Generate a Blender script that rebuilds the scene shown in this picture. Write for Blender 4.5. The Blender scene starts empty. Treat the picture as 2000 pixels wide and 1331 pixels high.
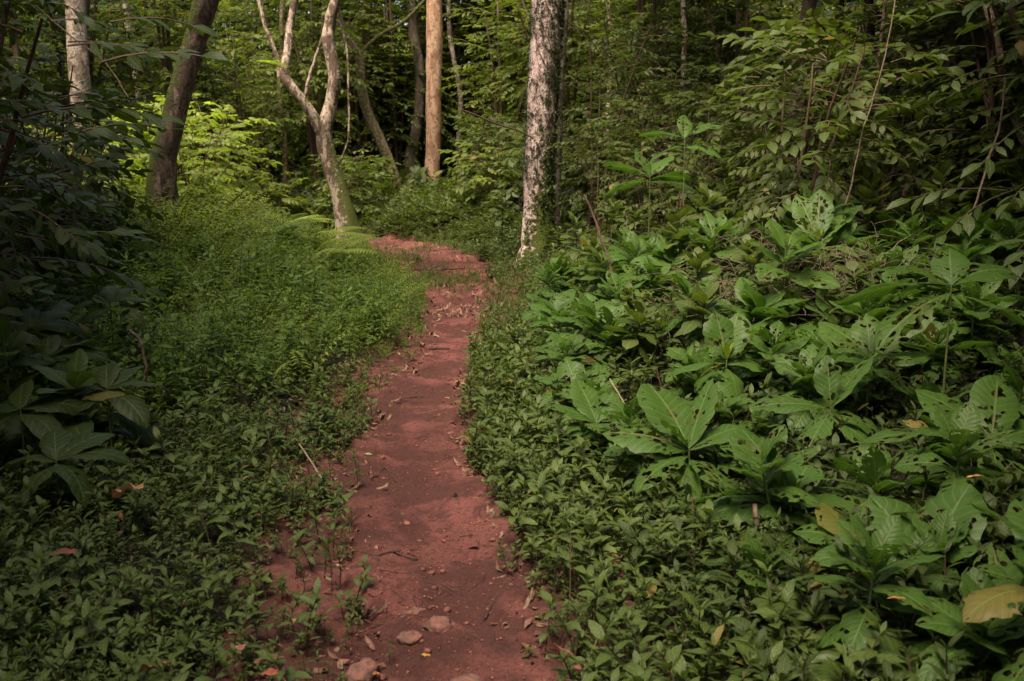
import bpy, math
import numpy as np
from mathutils import Vector

rng = np.random.default_rng(7)
SC = bpy.context.scene
R = math.radians

# ------------------------------------------------------------------ camera
PW, PH, FPX = 2000.0, 1331.0, 1944.0
PITCH = R(10.65)
CAM = np.array([0.0, 0.0, 1.55])
cd = bpy.data.cameras.new('camera'); cam = bpy.data.objects.new('camera', cd)
SC.collection.objects.link(cam); SC.camera = cam
cam.location = CAM; cam.rotation_euler = (R(90) - PITCH, 0, 0)
cd.sensor_width = 36.0; cd.lens = 36.0 * FPX / PW
cd.clip_start = 0.05; cd.clip_end = 400
cd.dof.use_dof = True; cd.dof.focus_distance = 6.0; cd.dof.aperture_fstop = 5.6

# ------------------------------------------------------------------ light
SUN_EL, SUN_AZ = R(62), R(-150)          # azimuth from +Y, negative = left
w = bpy.data.worlds.new('World'); SC.world = w; w.use_nodes = True
nt = w.node_tree; bg = nt.nodes['Background']
sky = nt.nodes.new('ShaderNodeTexSky'); sky.sky_type = 'NISHITA'; sky.sun_disc = False
sky.sun_elevation = SUN_EL; sky.sun_rotation = SUN_AZ
sky.air_density = 1.0; sky.dust_density = 4.0; sky.ozone_density = 0.6
tn = nt.nodes.new('ShaderNodeMix'); tn.data_type = 'RGBA'; tn.blend_type = 'MULTIPLY'; tn.inputs[0].default_value = 1
tn.inputs[7].default_value = (1.10, 1.0, .84, 1); nt.links.new(sky.outputs[0], tn.inputs[6]); nt.links.new(tn.outputs[2], bg.inputs[0]); bg.inputs[1].default_value = 0.12
sl = bpy.data.lights.new('sun', 'SUN'); sl.energy = 4.2; sl.angle = R(34); sl.color = (1.0, 0.88, 0.70)
so = bpy.data.objects.new('sun', sl); SC.collection.objects.link(so)
sd = Vector((math.cos(SUN_EL) * math.sin(SUN_AZ), math.cos(SUN_EL) * math.cos(SUN_AZ), math.sin(SUN_EL)))
so.rotation_euler = sd.to_track_quat('Z', 'Y').to_euler(); so.location = (0, 0, 30)
SC.view_settings.view_transform = 'Standard'; SC.view_settings.look = 'None'
SC.view_settings.exposure = 1.5; SC.view_settings.gamma = 1.0
SC.render.engine = 'CYCLES'
SC.cycles.max_bounces = 7; SC.cycles.diffuse_bounces = 4; SC.cycles.transmission_bounces = 4
SC.cycles.glossy_bounces = 2; SC.cycles.transparent_max_bounces = 12
SC.cycles.sample_clamp_indirect = 4.0; SC.cycles.use_denoising = True

# ------------------------------------------------------------------ noise
def _h(ix, iy, iz, s):
    n = (ix * 374761393 + iy * 668265263 + iz * 2147483647 + s * 974634777) & 0xffffffff
    n = ((n ^ (n >> 13)) * 1274126177) & 0xffffffff
    n = (n ^ (n >> 16)) & 0xffffff
    return n / float(0xffffff)
def vnoise(x, y, z=0.0, s=0):
    x = np.asarray(x, float); y = np.asarray(y, float); z = np.asarray(z, float) + 0 * x
    y = y + 0 * x
    ix, iy, iz = np.floor(x).astype(np.int64), np.floor(y).astype(np.int64), np.floor(z).astype(np.int64)
    fx, fy, fz = x - ix, y - iy, z - iz
    fx, fy, fz = fx * fx * (3 - 2 * fx), fy * fy * (3 - 2 * fy), fz * fz * (3 - 2 * fz)
    r = 0
    for dx in (0, 1):
        for dy in (0, 1):
            for dz in (0, 1):
                wt = (fx if dx else 1 - fx) * (fy if dy else 1 - fy) * (fz if dz else 1 - fz)
                r = r + wt * _h(ix + dx, iy + dy, iz + dz, s)
    return r * 2 - 1
def fbm(x, y, z=0.0, s=0, o=4):
    r = 0; a = 1.0; t = 0
    x, y, z = np.asarray(x, float), np.asarray(y, float), np.asarray(z, float)
    for k in range(o):
        r = r + a * vnoise(x, y, z, s + k * 17); t += a; a *= .5; x, y, z = x * 2.03, y * 2.03, z * 2.03
    return r / t
def sstep(a, b, x):
    t = np.clip((np.asarray(x, float) - a) / (b - a), 0, 1); return t * t * (3 - 2 * t)

# ------------------------------------------------------------------ ground shape
def pix2dir(px, py):
    a, b = (px - PW / 2) / FPX, (PH / 2 - py) / FPX
    d = np.array([a, math.cos(PITCH) + b * math.sin(PITCH), -math.sin(PITCH) + b * math.cos(PITCH)])
    return d
def pix0(px, py, z=0.0):
    d = pix2dir(px, py); t = (z - CAM[2]) / d[2]; return CAM + d * t
def at(px, py, Y):                       # the point at distance Y (along +Y) seen at a pixel
    d = pix2dir(px, py); return CAM + d * (Y / d[1])
PATHPX = [(1331, 705, 1060), (1250, 715, 1010), (1150, 722, 1008), (1050, 716, 985), (1000, 705, 968),
          (950, 720, 940), (900, 702, 912), (850, 712, 902), (800, 752, 900), (750, 785, 905), (700, 822, 920),
          (650, 838, 926), (600, 842, 936), (560, 838, 950), (530, 790, 955), (505, 748, 925), (488, 722, 870), (474, 700, 800)]
_py, _pl, _pr = [], [], []
for y_, l_, r_ in PATHPX:
    a_, b_ = pix0(l_, y_), pix0(r_, y_)
    _py.append(a_[1]); _pl.append(a_[0]); _pr.append(b_[0])
_py = np.array([-3.0, 1.0] + _py + [19.5, 22.0, 60.0]); _pl = np.array([-.7, -.62] + _pl + [-6.0, -9.0, -9.0]); _pr = np.array([.35, .25] + _pr + [-4.9, -9.2, -10.0])
def pathL(y): return np.interp(y, _py, _pl)
def pathR(y): return np.interp(y, _py, _pr)
def dR(x, y): return x - pathR(y)
def dL(x, y): return pathL(y) - x
def height0(x, y):
    x = np.asarray(x, float); y = np.asarray(y, float)
    r = np.maximum(dR(x, y) - .1, 0); l = np.maximum(dL(x, y) - .05, 0)
    far = sstep(16, 24, y)
    hr = .50 * (1 - np.exp(-np.maximum(r - .35, 0) / .9)) + .10 * np.minimum(np.maximum(r - 1, 0), 9) + .05 * (1 - np.exp(-r / .3))
    hr = hr * (1 - .75 * far) * (1 - .62 * sstep(7.0, 4.0, y))
    hl = .05 * (1 - np.exp(-l / .5)) + .03 * np.minimum(l, 10)
    hl = hl + .38 * sstep(.3, 2.6, l) * sstep(7.5, 12.5, y) * sstep(24, 18, y)
    h = np.where(r > 0, hr, 0) + np.where(l > 0, hl, 0) + .10 * sstep(18, 30, y)
    h = h + .05 * fbm(x * .5, y * .5, 0, 3, 3) * sstep(0, 1.5, np.maximum(r, l)) + .018 * fbm(x * 1.7, y * 1.7, 0, 5, 3)
    return h
def height(x, y): return height0(x, y)
def hz(x, y): return float(height(np.array([x]), np.array([y]))[0])
def ground(px, py, up=0.0):                      # where the ray through a pixel meets the ground
    d = pix2dir(px, py); t = 1.0
    for k in range(4000):
        p = CAM + d * t
        gz = hz(p[0], p[1]) + up
        if p[2] <= gz: return p
        t += max(.004, (p[2] - gz) * .5)
        if t > 60: break
    return CAM + d * min(t, 60)

# ------------------------------------------------------------------ geometry arrays
class G:
    __slots__ = ('V', 'F', 'UV', 'R', 'M')
    def __init__(s, V, F, UV=None, R=None, M=None):
        s.V = np.asarray(V, np.float32); s.F = np.asarray(F, np.int32)
        n = len(s.V)
        s.UV = np.zeros((n, 2), np.float32) if UV is None else np.asarray(UV, np.float32)
        s.R = np.zeros(n, np.float32) if R is None else np.asarray(R, np.float32) + np.zeros(n, np.float32)
        s.M = np.zeros(len(s.F), np.int32) if M is None else np.asarray(M, np.int32) + np.zeros(len(s.F), np.int32)
def merge(gs):
    gs = [g for g in gs if g is not None and len(g.V)]
    off = np.cumsum([0] + [len(g.V) for g in gs[:-1]])
    return G(np.concatenate([g.V for g in gs]), np.concatenate([g.F + o for g, o in zip(gs, off)]),
             np.concatenate([g.UV for g in gs]), np.concatenate([g.R for g in gs]), np.concatenate([g.M for g in gs]))
def rotm(az, el=0.0, roll=0.0):          # arrays ok; local +Y points to azimuth az, elevation el
    az, el, roll = np.broadcast_arrays(np.asarray(az, float), np.asarray(el, float), np.asarray(roll, float))
    z = az - math.pi / 2
    cz, sz, cx, sx, cy, sy = np.cos(z), np.sin(z), np.cos(el), np.sin(el), np.cos(roll), np.sin(roll)
    o = np.zeros(az.shape)
    Rz = np.stack([np.stack([cz, -sz, o], -1), np.stack([sz, cz, o], -1), np.stack([o, o, o + 1], -1)], -2)
    Rx = np.stack([np.stack([o + 1, o, o], -1), np.stack([o, cx, -sx], -1), np.stack([o, sx, cx], -1)], -2)
    Ry = np.stack([np.stack([cy, o, sy], -1), np.stack([o, o + 1, o], -1), np.stack([-sy, o, cy], -1)], -2)
    return Rz @ Rx @ Ry
def scat(g, T, az=0.0, el=0.0, roll=0.0, s=1.0, r=0.0, mat=None):
    T = np.asarray(T, float).reshape(-1, 3); n = len(T)
    if n == 0: return None
    Rm = rotm(az, el, roll)
    if Rm.ndim == 2: Rm = np.broadcast_to(Rm, (n, 3, 3))
    s = np.broadcast_to(np.asarray(s, float), (n,)) if np.ndim(s) < 2 else s
    v = g.V.astype(float)
    if np.ndim(s) == 1: V = np.einsum('nij,vj->nvi', Rm, v) * s[:, None, None]
    else: V = np.einsum('nij,nvj->nvi', Rm, v[None] * s[:, None, :])
    V = V + T[:, None, :]
    m = len(g.V)
    F = (g.F[None] + (np.arange(n) * m)[:, None, None]).reshape(-1, 4)
    rr = (g.R[None] + np.broadcast_to(np.asarray(r, float), (n,))[:, None]) % 1.0
    return G(V.reshape(-1, 3), F, np.tile(g.UV, (n, 1)), rr.reshape(-1), np.tile(g.M, n))
def mesh_of(name, g, mats, smooth=True):
    me = bpy.data.meshes.new(name)
    n, f = len(g.V), len(g.F)
    me.vertices.add(n); me.vertices.foreach_set('co', g.V.ravel())
    me.loops.add(f * 4); me.loops.foreach_set('vertex_index', g.F.ravel())
    me.polygons.add(f); me.polygons.foreach_set('loop_start', np.arange(0, f * 4, 4, dtype=np.int32))
    try: me.polygons.foreach_set('loop_total', np.full(f, 4, np.int32))
    except Exception: pass
    me.polygons.foreach_set('material_index', g.M)
    me.polygons.foreach_set('use_smooth', np.full(f, smooth, bool))
    uv = me.uv_layers.new(name='UVMap'); uv.data.foreach_set('uv', g.UV[g.F.ravel()].ravel())
    a = me.attributes.new('rnd', 'FLOAT', 'POINT'); a.data.foreach_set('value', g.R)
    for m in (mats if isinstance(mats, (list, tuple)) else [mats]): me.materials.append(m)
    me.update(calc_edges=True)
    return me
def obj(name, g, mats, parent=None, smooth=True):
    o = bpy.data.objects.new(name, mesh_of(name, g, mats, smooth) if isinstance(g, G) else g)
    SC.collection.objects.link(o)
    if parent is not None: o.parent = parent
    return o
def empty(name, loc, rz=0.0, s=1.0):
    o = bpy.data.objects.new(name, None); SC.collection.objects.link(o)
    o.location = loc; o.rotation_euler = (0, 0, rz); o.scale = (s, s, s); o.empty_display_size = .1
    return o
def tag(o, label=None, cat=None, group=None, kind=None):
    if label: o['label'] = label
    if cat: o['category'] = cat
    if group: o['group'] = group
    if kind: o['kind'] = kind
    return o
def copy_tree(o, parent=None):
    c = o.copy(); SC.collection.objects.link(c)
    if parent is not None: c.parent = parent
    for ch in list(o.children): copy_tree(ch, c)
    return c

# ------------------------------------------------------------------ shapes
def leaf(L=1.0, W=.3, n=4, cols=3, a=.9, b=.9, droop=.8, fold=.35, wave=0.0, ser=0.0, pet=0.0, seed=0, twist=0.0):
    rg = np.random.default_rng(seed)
    t = np.linspace(0, 1, n + 1)
    prof = np.power(t + 1e-4, a) * np.power(1.0001 - t, b); prof /= prof.max()
    th = -droop * t
    ds = L / n
    yc = np.concatenate([[0], np.cumsum(np.cos((th[1:] + th[:-1]) / 2) * ds)])
    zc = np.concatenate([[0], np.cumsum(np.sin((th[1:] + th[:-1]) / 2) * ds)])
    cs = np.linspace(-1, 1, cols)
    ph = rg.uniform(0, 6.28, 2)
    V, UV = [], []
    for i in range(n + 1):
        tw = twist * t[i]
        for c in cs:
            k = 0 if c < 0 else 1
            hw = prof[i] * W / 2 * (1 + ser * (1 if i % 2 else -1) + (rg.uniform(-.5, .5) * ser))
            x = c * hw * math.cos(fold); z = abs(c) * hw * math.sin(fold)
            z += wave * abs(c) * math.sin(t[i] * 14 + ph[k]) * W * .5 * min(1, prof[i] * 2)
            z -= abs(c) ** 3 * hw * .25
            x, z = x * math.cos(tw) - z * math.sin(tw), x * math.sin(tw) + z * math.cos(tw)
            V.append((x, yc[i] + pet - z * math.sin(th[i]), zc[i] + z * math.cos(th[i])))
            UV.append(((c + 1) / 2, t[i]))
    F = []
    for i in range(n):
        for j in range(cols - 1):
            p = i * cols + j; F.append((p, p + 1, p + cols + 1, p + cols))
    V = np.array(V)
    if pet:
        V2 = np.array([(-.004, 0, 0), (.004, 0, 0), (.004, pet, 0), (-.004, pet, 0)]) * [L, 1, 1]
        k = len(V); V = np.vstack([V, V2]); UV += [(.5, 0)] * 4; F.append((k, k + 1, k + 2, k + 3))
    return G(V, F, UV)
def tube(P, rad, k=6, noise=0.0, nf=3.0, seed=0, flare=None, mat=0):
    P = np.asarray(P, float); rad = np.broadcast_to(np.asarray(rad, float), (len(P),))
    T = np.gradient(P, axis=0); T /= np.linalg.norm(T, axis=1)[:, None] + 1e-9
    ref = np.array([0, 1.0, 0.13]) if abs(T[:, 2]).mean() > .5 else np.array([0, 0.1, 1.0])
    A = np.cross(T, ref); A /= np.linalg.norm(A, axis=1)[:, None] + 1e-9
    B = np.cross(T, A)
    an = np.arange(k + 1) / k * 2 * math.pi
    seg = np.concatenate([[0], np.cumsum(np.linalg.norm(np.diff(P, axis=0), axis=1))])
    rr = np.repeat(rad[:, None], k + 1, 1)
    if noise:
        a2 = np.arange(k + 1) % k / k * 2 * math.pi
        rr = rr * (1 + noise * fbm(np.cos(a2)[None] * nf * .6 + seg[:, None] * 0, np.sin(a2)[None] * nf * .6 + 0 * seg[:, None], seg[:, None] * nf, seed, 4))
    if flare is not None: rr = rr * flare(seg[:, None], (np.arange(k + 1) % k / k * 2 * math.pi)[None])
    V = P[:, None] + rr[..., None] * (np.cos(an)[None, :, None] * A[:, None] + np.sin(an)[None, :, None] * B[:, None])
    n = len(P); idx = np.arange(n * (k + 1)).reshape(n, k + 1)
    F = np.stack([idx[:-1, :-1], idx[:-1, 1:], idx[1:, 1:], idx[1:, :-1]], -1).reshape(-1, 4)
    UV = np.stack(np.broadcast_arrays((np.arange(k + 1) / k)[None], seg[:, None]), -1).reshape(-1, 2)
    return G(V.reshape(-1, 3), F, UV, None, mat)
def smooth_path(pts, n=40, wob=0.0, seed=0, wf=1.0):
    P = np.asarray(pts, float); m = len(P)
    t = np.linspace(0, m - 1, n); i = np.clip(t.astype(int), 0, m - 2); f = (t - i)[:, None]
    p0, p1, p2, p3 = P[np.maximum(i - 1, 0)], P[i], P[i + 1], P[np.minimum(i + 2, m - 1)]
    Q = .5 * (2 * p1 + (p2 - p0) * f + (2 * p0 - 5 * p1 + 4 * p2 - p3) * f ** 2 + (3 * p1 - p0 - 3 * p2 + p3) * f ** 3)
    if wob:
        s = t * wf
        Q = Q + wob * np.stack([fbm(s, s * 0 + 3, 0, seed, 3), fbm(s, s * 0 + 9, 0, seed + 1, 3), 0.3 * fbm(s, s * 0 + 5, 0, seed + 2, 3)], -1)
    return Q

# ------------------------------------------------------------------ materials
class N:
    def __init__(s, name):
        s.m = bpy.data.materials.new(name); s.m.use_nodes = True; s.t = s.m.node_tree; s.t.nodes.clear()
        s.out = s.t.nodes.new('ShaderNodeOutputMaterial')
    def n(s, typ, **kw):
        q = s.t.nodes.new('ShaderNode' + typ)
        for k, v in kw.items():
            if isinstance(k, str) and hasattr(q, k): setattr(q, k, v)
        return q
    def L(s, a, b): s.t.links.new(a, b)
    def val(s, sock, v):
        if hasattr(v, 'is_linked') or isinstance(v, bpy.types.NodeSocket): s.L(v, sock)
        else: sock.default_value = v
    def math(s, op, a, b=0.0, c=None, clamp=False):
        q = s.n('Math', operation=op); q.use_clamp = clamp
        s.val(q.inputs[0], a); s.val(q.inputs[1], b)
        if c is not None: s.val(q.inputs[2], c)
        return q.outputs[0]
    def mix(s, f, a, b, mode='MIX'):
        q = s.n('Mix'); q.data_type = 'RGBA'; q.blend_type = mode
        s.val(q.inputs['Factor'], f)
        for k, v in ((6, a), (7, b)):
            if isinstance(v, tuple): q.inputs[k].default_value = (*v, 1) if len(v) == 3 else v
            else: s.L(v, q.inputs[k])
        return q.outputs[2]
    def ramp(s, f, lo, hi, a=0.0, b=1.0, mode='SMOOTHSTEP'):
        q = s.n('MapRange'); q.interpolation_type = mode
        s.val(q.inputs[0], f); q.inputs[1].default_value = lo; q.inputs[2].default_value = hi
        q.inputs[3].default_value = a; q.inputs[4].default_value = b
        return q.outputs[0]
    def noise(s, vec, scale, detail=4.0, rough=.55, dist=0.0, col=False):
        q = s.n('TexNoise'); 
        if vec is not None: s.L(vec, q.inputs['Vector'])
        q.inputs['Scale'].default_value = scale; q.inputs['Detail'].default_value = detail
        q.inputs['Roughness'].default_value = rough; q.inputs['Distortion'].default_value = dist
        return q.outputs['Color' if col else 'Fac']
    def coord(s, which='Object'): return s.n('TexCoord').outputs[which]
    def bump(s, h, strength=.5, dist=.01):
        q = s.n('Bump'); q.inputs['Strength'].default_value = strength; q.inputs['Distance'].default_value = dist
        s.L(h, q.inputs['Height']); return q.outputs[0]
    def scalev(s, vec, sc):
        q = s.n('Mapping'); s.L(vec, q.inputs[0]); q.inputs['Scale'].default_value = sc; return q.outputs[0]

def leaf_mat(name, c1, c2, c3, trans=.35, rough=.45, veins=0, holes=0.0, vein_col=None, yellow=.012, spec=.4, tcol=None, hscale=1.0, dk=.74):
    m = N(name); c1, c2, c3 = [(c[0] * dk * 1.03, c[1] * dk, c[2] * dk * .88) for c in (c1, c2, c3)]
    at_ = m.n('Attribute'); at_.attribute_name = 'rnd'; rnd = at_.outputs['Fac']
    oi = m.n('ObjectInfo').outputs['Random']
    r2 = m.math('FRACT', m.math('ADD', m.math('MULTIPLY', rnd, 7.31), m.math('MULTIPLY', oi, 3.7)))
    r3 = m.math('FRACT', m.math('ADD', m.math('MULTIPLY', rnd, 23.7), oi))
    col = m.mix(r2, c1, c2)
    pos = m.n('NewGeometry').outputs['Position']
    pn = m.noise(pos, 1.1, 3)
    col = m.mix(m.ramp(pn, .42, .68), col, c3)
    # old, yellowing leaves
    col = m.mix(m.ramp(r3, 1 - yellow, 1 - yellow + .01), col, (.17, .13, .035))
    uvn = m.n('UVMap'); sep = m.n('SeparateXYZ'); m.L(uvn.outputs[0], sep.inputs[0])
    u, v = sep.outputs[0], sep.outputs[1]
    # blotches on the blade
    bl = m.noise(pos, 28, 3)
    col = m.mix(m.ramp(bl, .52, .75, 0, .35), col, m.mix(1.0, col, (.6, .62, .35), 'MULTIPLY'))
    nrm = None
    if veins:
        au = m.math('ABSOLUTE', m.math('SUBTRACT', u, .5))
        mid = m.ramp(au, .008, .035, 1, 0)
        ph = m.math('FRACT', m.math('MULTIPLY', m.math('SUBTRACT', v, m.math('MULTIPLY', au, .42)), float(veins)))
        dv = m.math('ABSOLUTE', m.math('SUBTRACT', ph, .5))
        side = m.ramp(dv, .02, .11, .55, 0)
        vm = m.math('MAXIMUM', mid, side)
        vc = vein_col or (.16, .24, .08)
        col = m.mix(m.math('MULTIPLY', vm, .45), col, vc)
        h = m.math('ADD', m.math('MULTIPLY', m.math('SINE', m.math('MULTIPLY', ph, 3.14159)), -.6), m.math('MULTIPLY', mid, -1.0))
        h = m.math('ADD', h, m.math('MULTIPLY', m.noise(pos, 60, 2), .5))
        nrm = m.bump(h, .28, .005)
    p = m.n('BsdfPrincipled'); m.L(col, p.inputs['Base Color']); p.inputs['Roughness'].default_value = rough
    p.inputs['Specular IOR Level'].default_value = spec
    tr = m.n('BsdfTranslucent')
    m.L(m.mix(1.0, col, tcol or (1.5, 1.6, .7), 'MULTIPLY'), tr.inputs[0])
    if nrm is not None: m.L(nrm, p.inputs['Normal'])
    mx = m.n('MixShader'); mx.inputs[0].default_value = trans
    m.L(p.outputs[0], mx.inputs[1]); m.L(tr.outputs[0], mx.inputs[2])
    sh = mx.outputs[0]
    if holes:
        cb = m.n('CombineXYZ'); m.L(m.math('MULTIPLY', u, .55), cb.inputs[0]); m.L(v, cb.inputs[1])
        m.L(m.math('ADD', m.math('MULTIPLY', rnd, 57.0), m.math('MULTIPLY', oi, 91.0)), cb.inputs[2])
        vo = m.n('TexVoronoi'); vo.feature = 'F1'; m.L(cb.outputs[0], vo.inputs['Vector']); vo.inputs['Scale'].default_value = 9.0 * hscale
        dd = m.math('ADD', vo.outputs['Distance'], m.math('MULTIPLY', m.math('SUBTRACT', m.noise(cb.outputs[0], 22, 2), .5), .45))
        mk = m.noise(cb.outputs[0], 2.6, 1)
        th = m.ramp(mk, .42, .62, .07, .50 * holes)
        hole = m.math('LESS_THAN', dd, th)
        # never through the midrib
        hole = m.math('MULTIPLY', hole, m.math('GREATER_THAN', m.math('ABSOLUTE', m.math('SUBTRACT', u, .5)), .035))
        # ragged bites from the edge
        e = m.math('ABSOLUTE', m.math('SUBTRACT', u, .5))
        bt = m.math('GREATER_THAN', m.math('ADD', e, m.math('MULTIPLY', m.ramp(m.noise(cb.outputs[0], 6.5, 3), .58, .80), .42)), .58 / max(holes, .5) + .0)
        hole = m.math('MAXIMUM', hole, bt)
        rim = m.math('MULTIPLY', m.math('LESS_THAN', m.math('SUBTRACT', dd, .07), th), m.ramp(mk, .45, .6))
        m.L(m.mix(m.math('MULTIPLY', rim, .6), col, (.10, .075, .025)), p.inputs['Base Color'])
        tb = m.n('BsdfTransparent'); m2 = m.n('MixShader'); m.L(hole, m2.inputs[0]); m.L(sh, m2.inputs[1]); m.L(tb.outputs[0], m2.inputs[2])
        sh = m2.outputs[0]
    m.L(sh, m.out.inputs[0])
    return m.m

def bark_mat(name, base, patch, dark, moss=0.0, moss_side=(1, 0, .2), pscale=6.0, stretch=(1, 1, .35), pth=(.5, .6), moss_low=0.0, rough=.85, bump=.8, fine=40, moss_col=(.055, .07, .012)):
    m = N(name); co = m.coord('Object')
    st = m.scalev(co, stretch)
    n1 = m.noise(st, pscale, 6, .65, .4); n2 = m.noise(st, fine, 5, .7); n3 = m.noise(co, pscale * 2.3, 5, .6)
    col = m.mix(m.ramp(n1, pth[0], pth[1]), base, patch)
    col = m.mix(m.ramp(n2, .32, .50, .75, 0), col, dark)
    col = m.mix(m.ramp(n3, .55, .63, 0, .8), col, dark)
    hgt = m.math('ADD', m.math('MULTIPLY', n1, .6), m.math('MULTIPLY', n2, .6))
    if moss or moss_low:
        g = m.n('NewGeometry'); dp = m.n('VectorMath', operation='DOT_PRODUCT'); m.L(g.outputs['Normal'], dp.inputs[0])
        v = Vector(moss_side).normalized(); dp.inputs[1].default_value = v
        sp = m.n('SeparateXYZ'); m.L(g.outputs['Position'], sp.inputs[0])
        low = m.ramp(sp.outputs[2], .3, 2.4, moss_low, 0)
        k = m.math('ADD', m.math('ADD', m.math('MULTIPLY', dp.outputs['Value'], .55), m.math('MULTIPLY', m.math('SUBTRACT', n3, .5), 2.2)), low)
        mk = m.ramp(k, .75 - moss, .95 - moss)
        mc = m.mix(m.noise(co, 30, 4), moss_col, tuple(c * 2.2 for c in moss_col))
        col = m.mix(mk, col, mc)
        hgt = m.math('ADD', hgt, m.math('MULTIPLY', mk, m.math('ADD', .3, m.noise(co, 90, 3))))
    p = m.n('BsdfPrincipled'); m.L(col, p.inputs['Base Color']); p.inputs['Roughness'].default_value = rough
    p.inputs['Specular IOR Level'].default_value = .25
    m.L(m.bump(hgt, bump, .05), p.inputs['Normal']); m.L(p.outputs[0], m.out.inputs[0])
    return m.m

def soil_mat(name, path=True):
    m = N(name); co = m.coord('Object')
    a = m.noise(co, 1.3, 5, .6); b = m.noise(co, 9, 6, .7); c = m.noise(co, 60, 5, .75); d = m.noise(co, 220, 3, .7)
    red = m.mix(m.ramp(a, .35, .65), (.37, .128, .112), (.245, .085, .070))
    red = m.mix(m.ramp(b, .46, .66, 0, .85), red, (.14, .048, .038))
    red = m.mix(m.ramp(c, .50, .66, 0, .75), red, (.10, .036, .030))
    red = m.mix(m.ramp(d, .62, .72, 0, .6), red, (.42, .21, .16))
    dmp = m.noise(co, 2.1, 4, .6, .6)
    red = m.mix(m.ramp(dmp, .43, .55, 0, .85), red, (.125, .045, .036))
    fib = m.noise(m.scalev(co, (1, .35, 1)), 34, 4, .7, 1.2); red = m.mix(m.ramp(fib, .60, .66, 0, .75), red, (.075, .032, .026))
    vo = m.n('TexVoronoi'); m.L(co, vo.inputs['Vector']); vo.inputs['Scale'].default_value = 70; vo.inputs['Randomness'].default_value = 1
    red = m.mix(m.ramp(vo.outputs['Distance'], .12, .2, .35, 0), red, (.38, .19, .15))
    if not path:
        at_ = m.n('Attribute'); at_.attribute_name = 'rnd'
        lit = m.mix(m.ramp(b, .4, .6), (.032, .021, .013), (.014, .010, .007))
        lit = m.mix(m.ramp(c, .56, .70), lit, (.06, .036, .022))
        k = m.math('ADD', at_.outputs['Fac'], m.math('MULTIPLY', m.math('SUBTRACT', b, .5), .8))
        red = m.mix(m.ramp(k, .35, .75), red, lit)
    h = m.math('ADD', m.math('ADD', m.math('MULTIPLY', b, 1.2), m.math('MULTIPLY', c, .8)), m.math('MULTIPLY', d, .35))
    p = m.n('BsdfPrincipled'); m.L(red, p.inputs['Base Color']); p.inputs['Roughness'].default_value = .88
    p.inputs['Specular IOR Level'].default_value = .3
    m.L(m.bump(h, 1.0, .05), p.inputs['Normal']); m.L(p.outputs[0], m.out.inputs[0])
    return m.m
def plain_mat(name, c1, c2, rough=.8, sc=30, trans=0.0, bump=.4):
    m = N(name); co = m.coord('Object'); n = m.noise(co, sc, 5, .65)
    at_ = m.n('Attribute'); at_.attribute_name = 'rnd'
    col = m.mix(m.ramp(n, .35, .65), c1, c2)
    col = m.mix(m.math('FRACT', m.math('MULTIPLY', at_.outputs['Fac'], 5.3)), col, m.mix(1.0, col, (.45, .45, .45), 'MULTIPLY'))
    p = m.n('BsdfPrincipled'); m.L(col, p.inputs['Base Color']); p.inputs['Roughness'].default_value = rough
    p.inputs['Specular IOR Level'].default_value = .3
    m.L(m.bump(n, bump, .01), p.inputs['Normal'])
    sh = p.outputs[0]
    if trans:
        tr = m.n('BsdfTranslucent'); m.L(col, tr.inputs[0]); mx = m.n('MixShader'); mx.inputs[0].default_value = trans
        m.L(sh, mx.inputs[1]); m.L(tr.outputs[0], mx.inputs[2]); sh = mx.outputs[0]
    m.L(sh, m.out.inputs[0]); return m.m
def litter_mat(name):
    m = N(name); at_ = m.n('Attribute'); at_.attribute_name = 'rnd'; r = at_.outputs['Fac']
    q = m.n('ValToRGB'); e = q.color_ramp.elements
    cols = [(0, (.07, .032, .02)), (.25, (.16, .065, .04)), (.5, (.20, .095, .06)), (.7, (.26, .15, .09)), (.85, (.09, .05, .03)), (.95, (.42, .30, .10)), (1, (.16, .18, .05))]
    e[0].position, e[0].color = 0, (*cols[0][1], 1); e[1].position, e[1].color = 1, (*cols[-1][1], 1)
    for p_, c_ in cols[1:-1]:
        k = e.new(p_); k.color = (*c_, 1)
    m.L(r, q.inputs[0]); n = m.noise(m.coord('Object'), 50, 4)
    col = m.mix(m.ramp(n, .4, .65, 0, .7), q.outputs[0], m.mix(1.0, q.outputs[0], (.4, .35, .3), 'MULTIPLY'))
    p = m.n('BsdfPrincipled'); m.L(col, p.inputs['Base Color']); p.inputs['Roughness'].default_value = .6
    m.L(m.bump(n, .5, .006), p.inputs['Normal']); m.L(p.outputs[0], m.out.inputs[0]); return m.m

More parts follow.
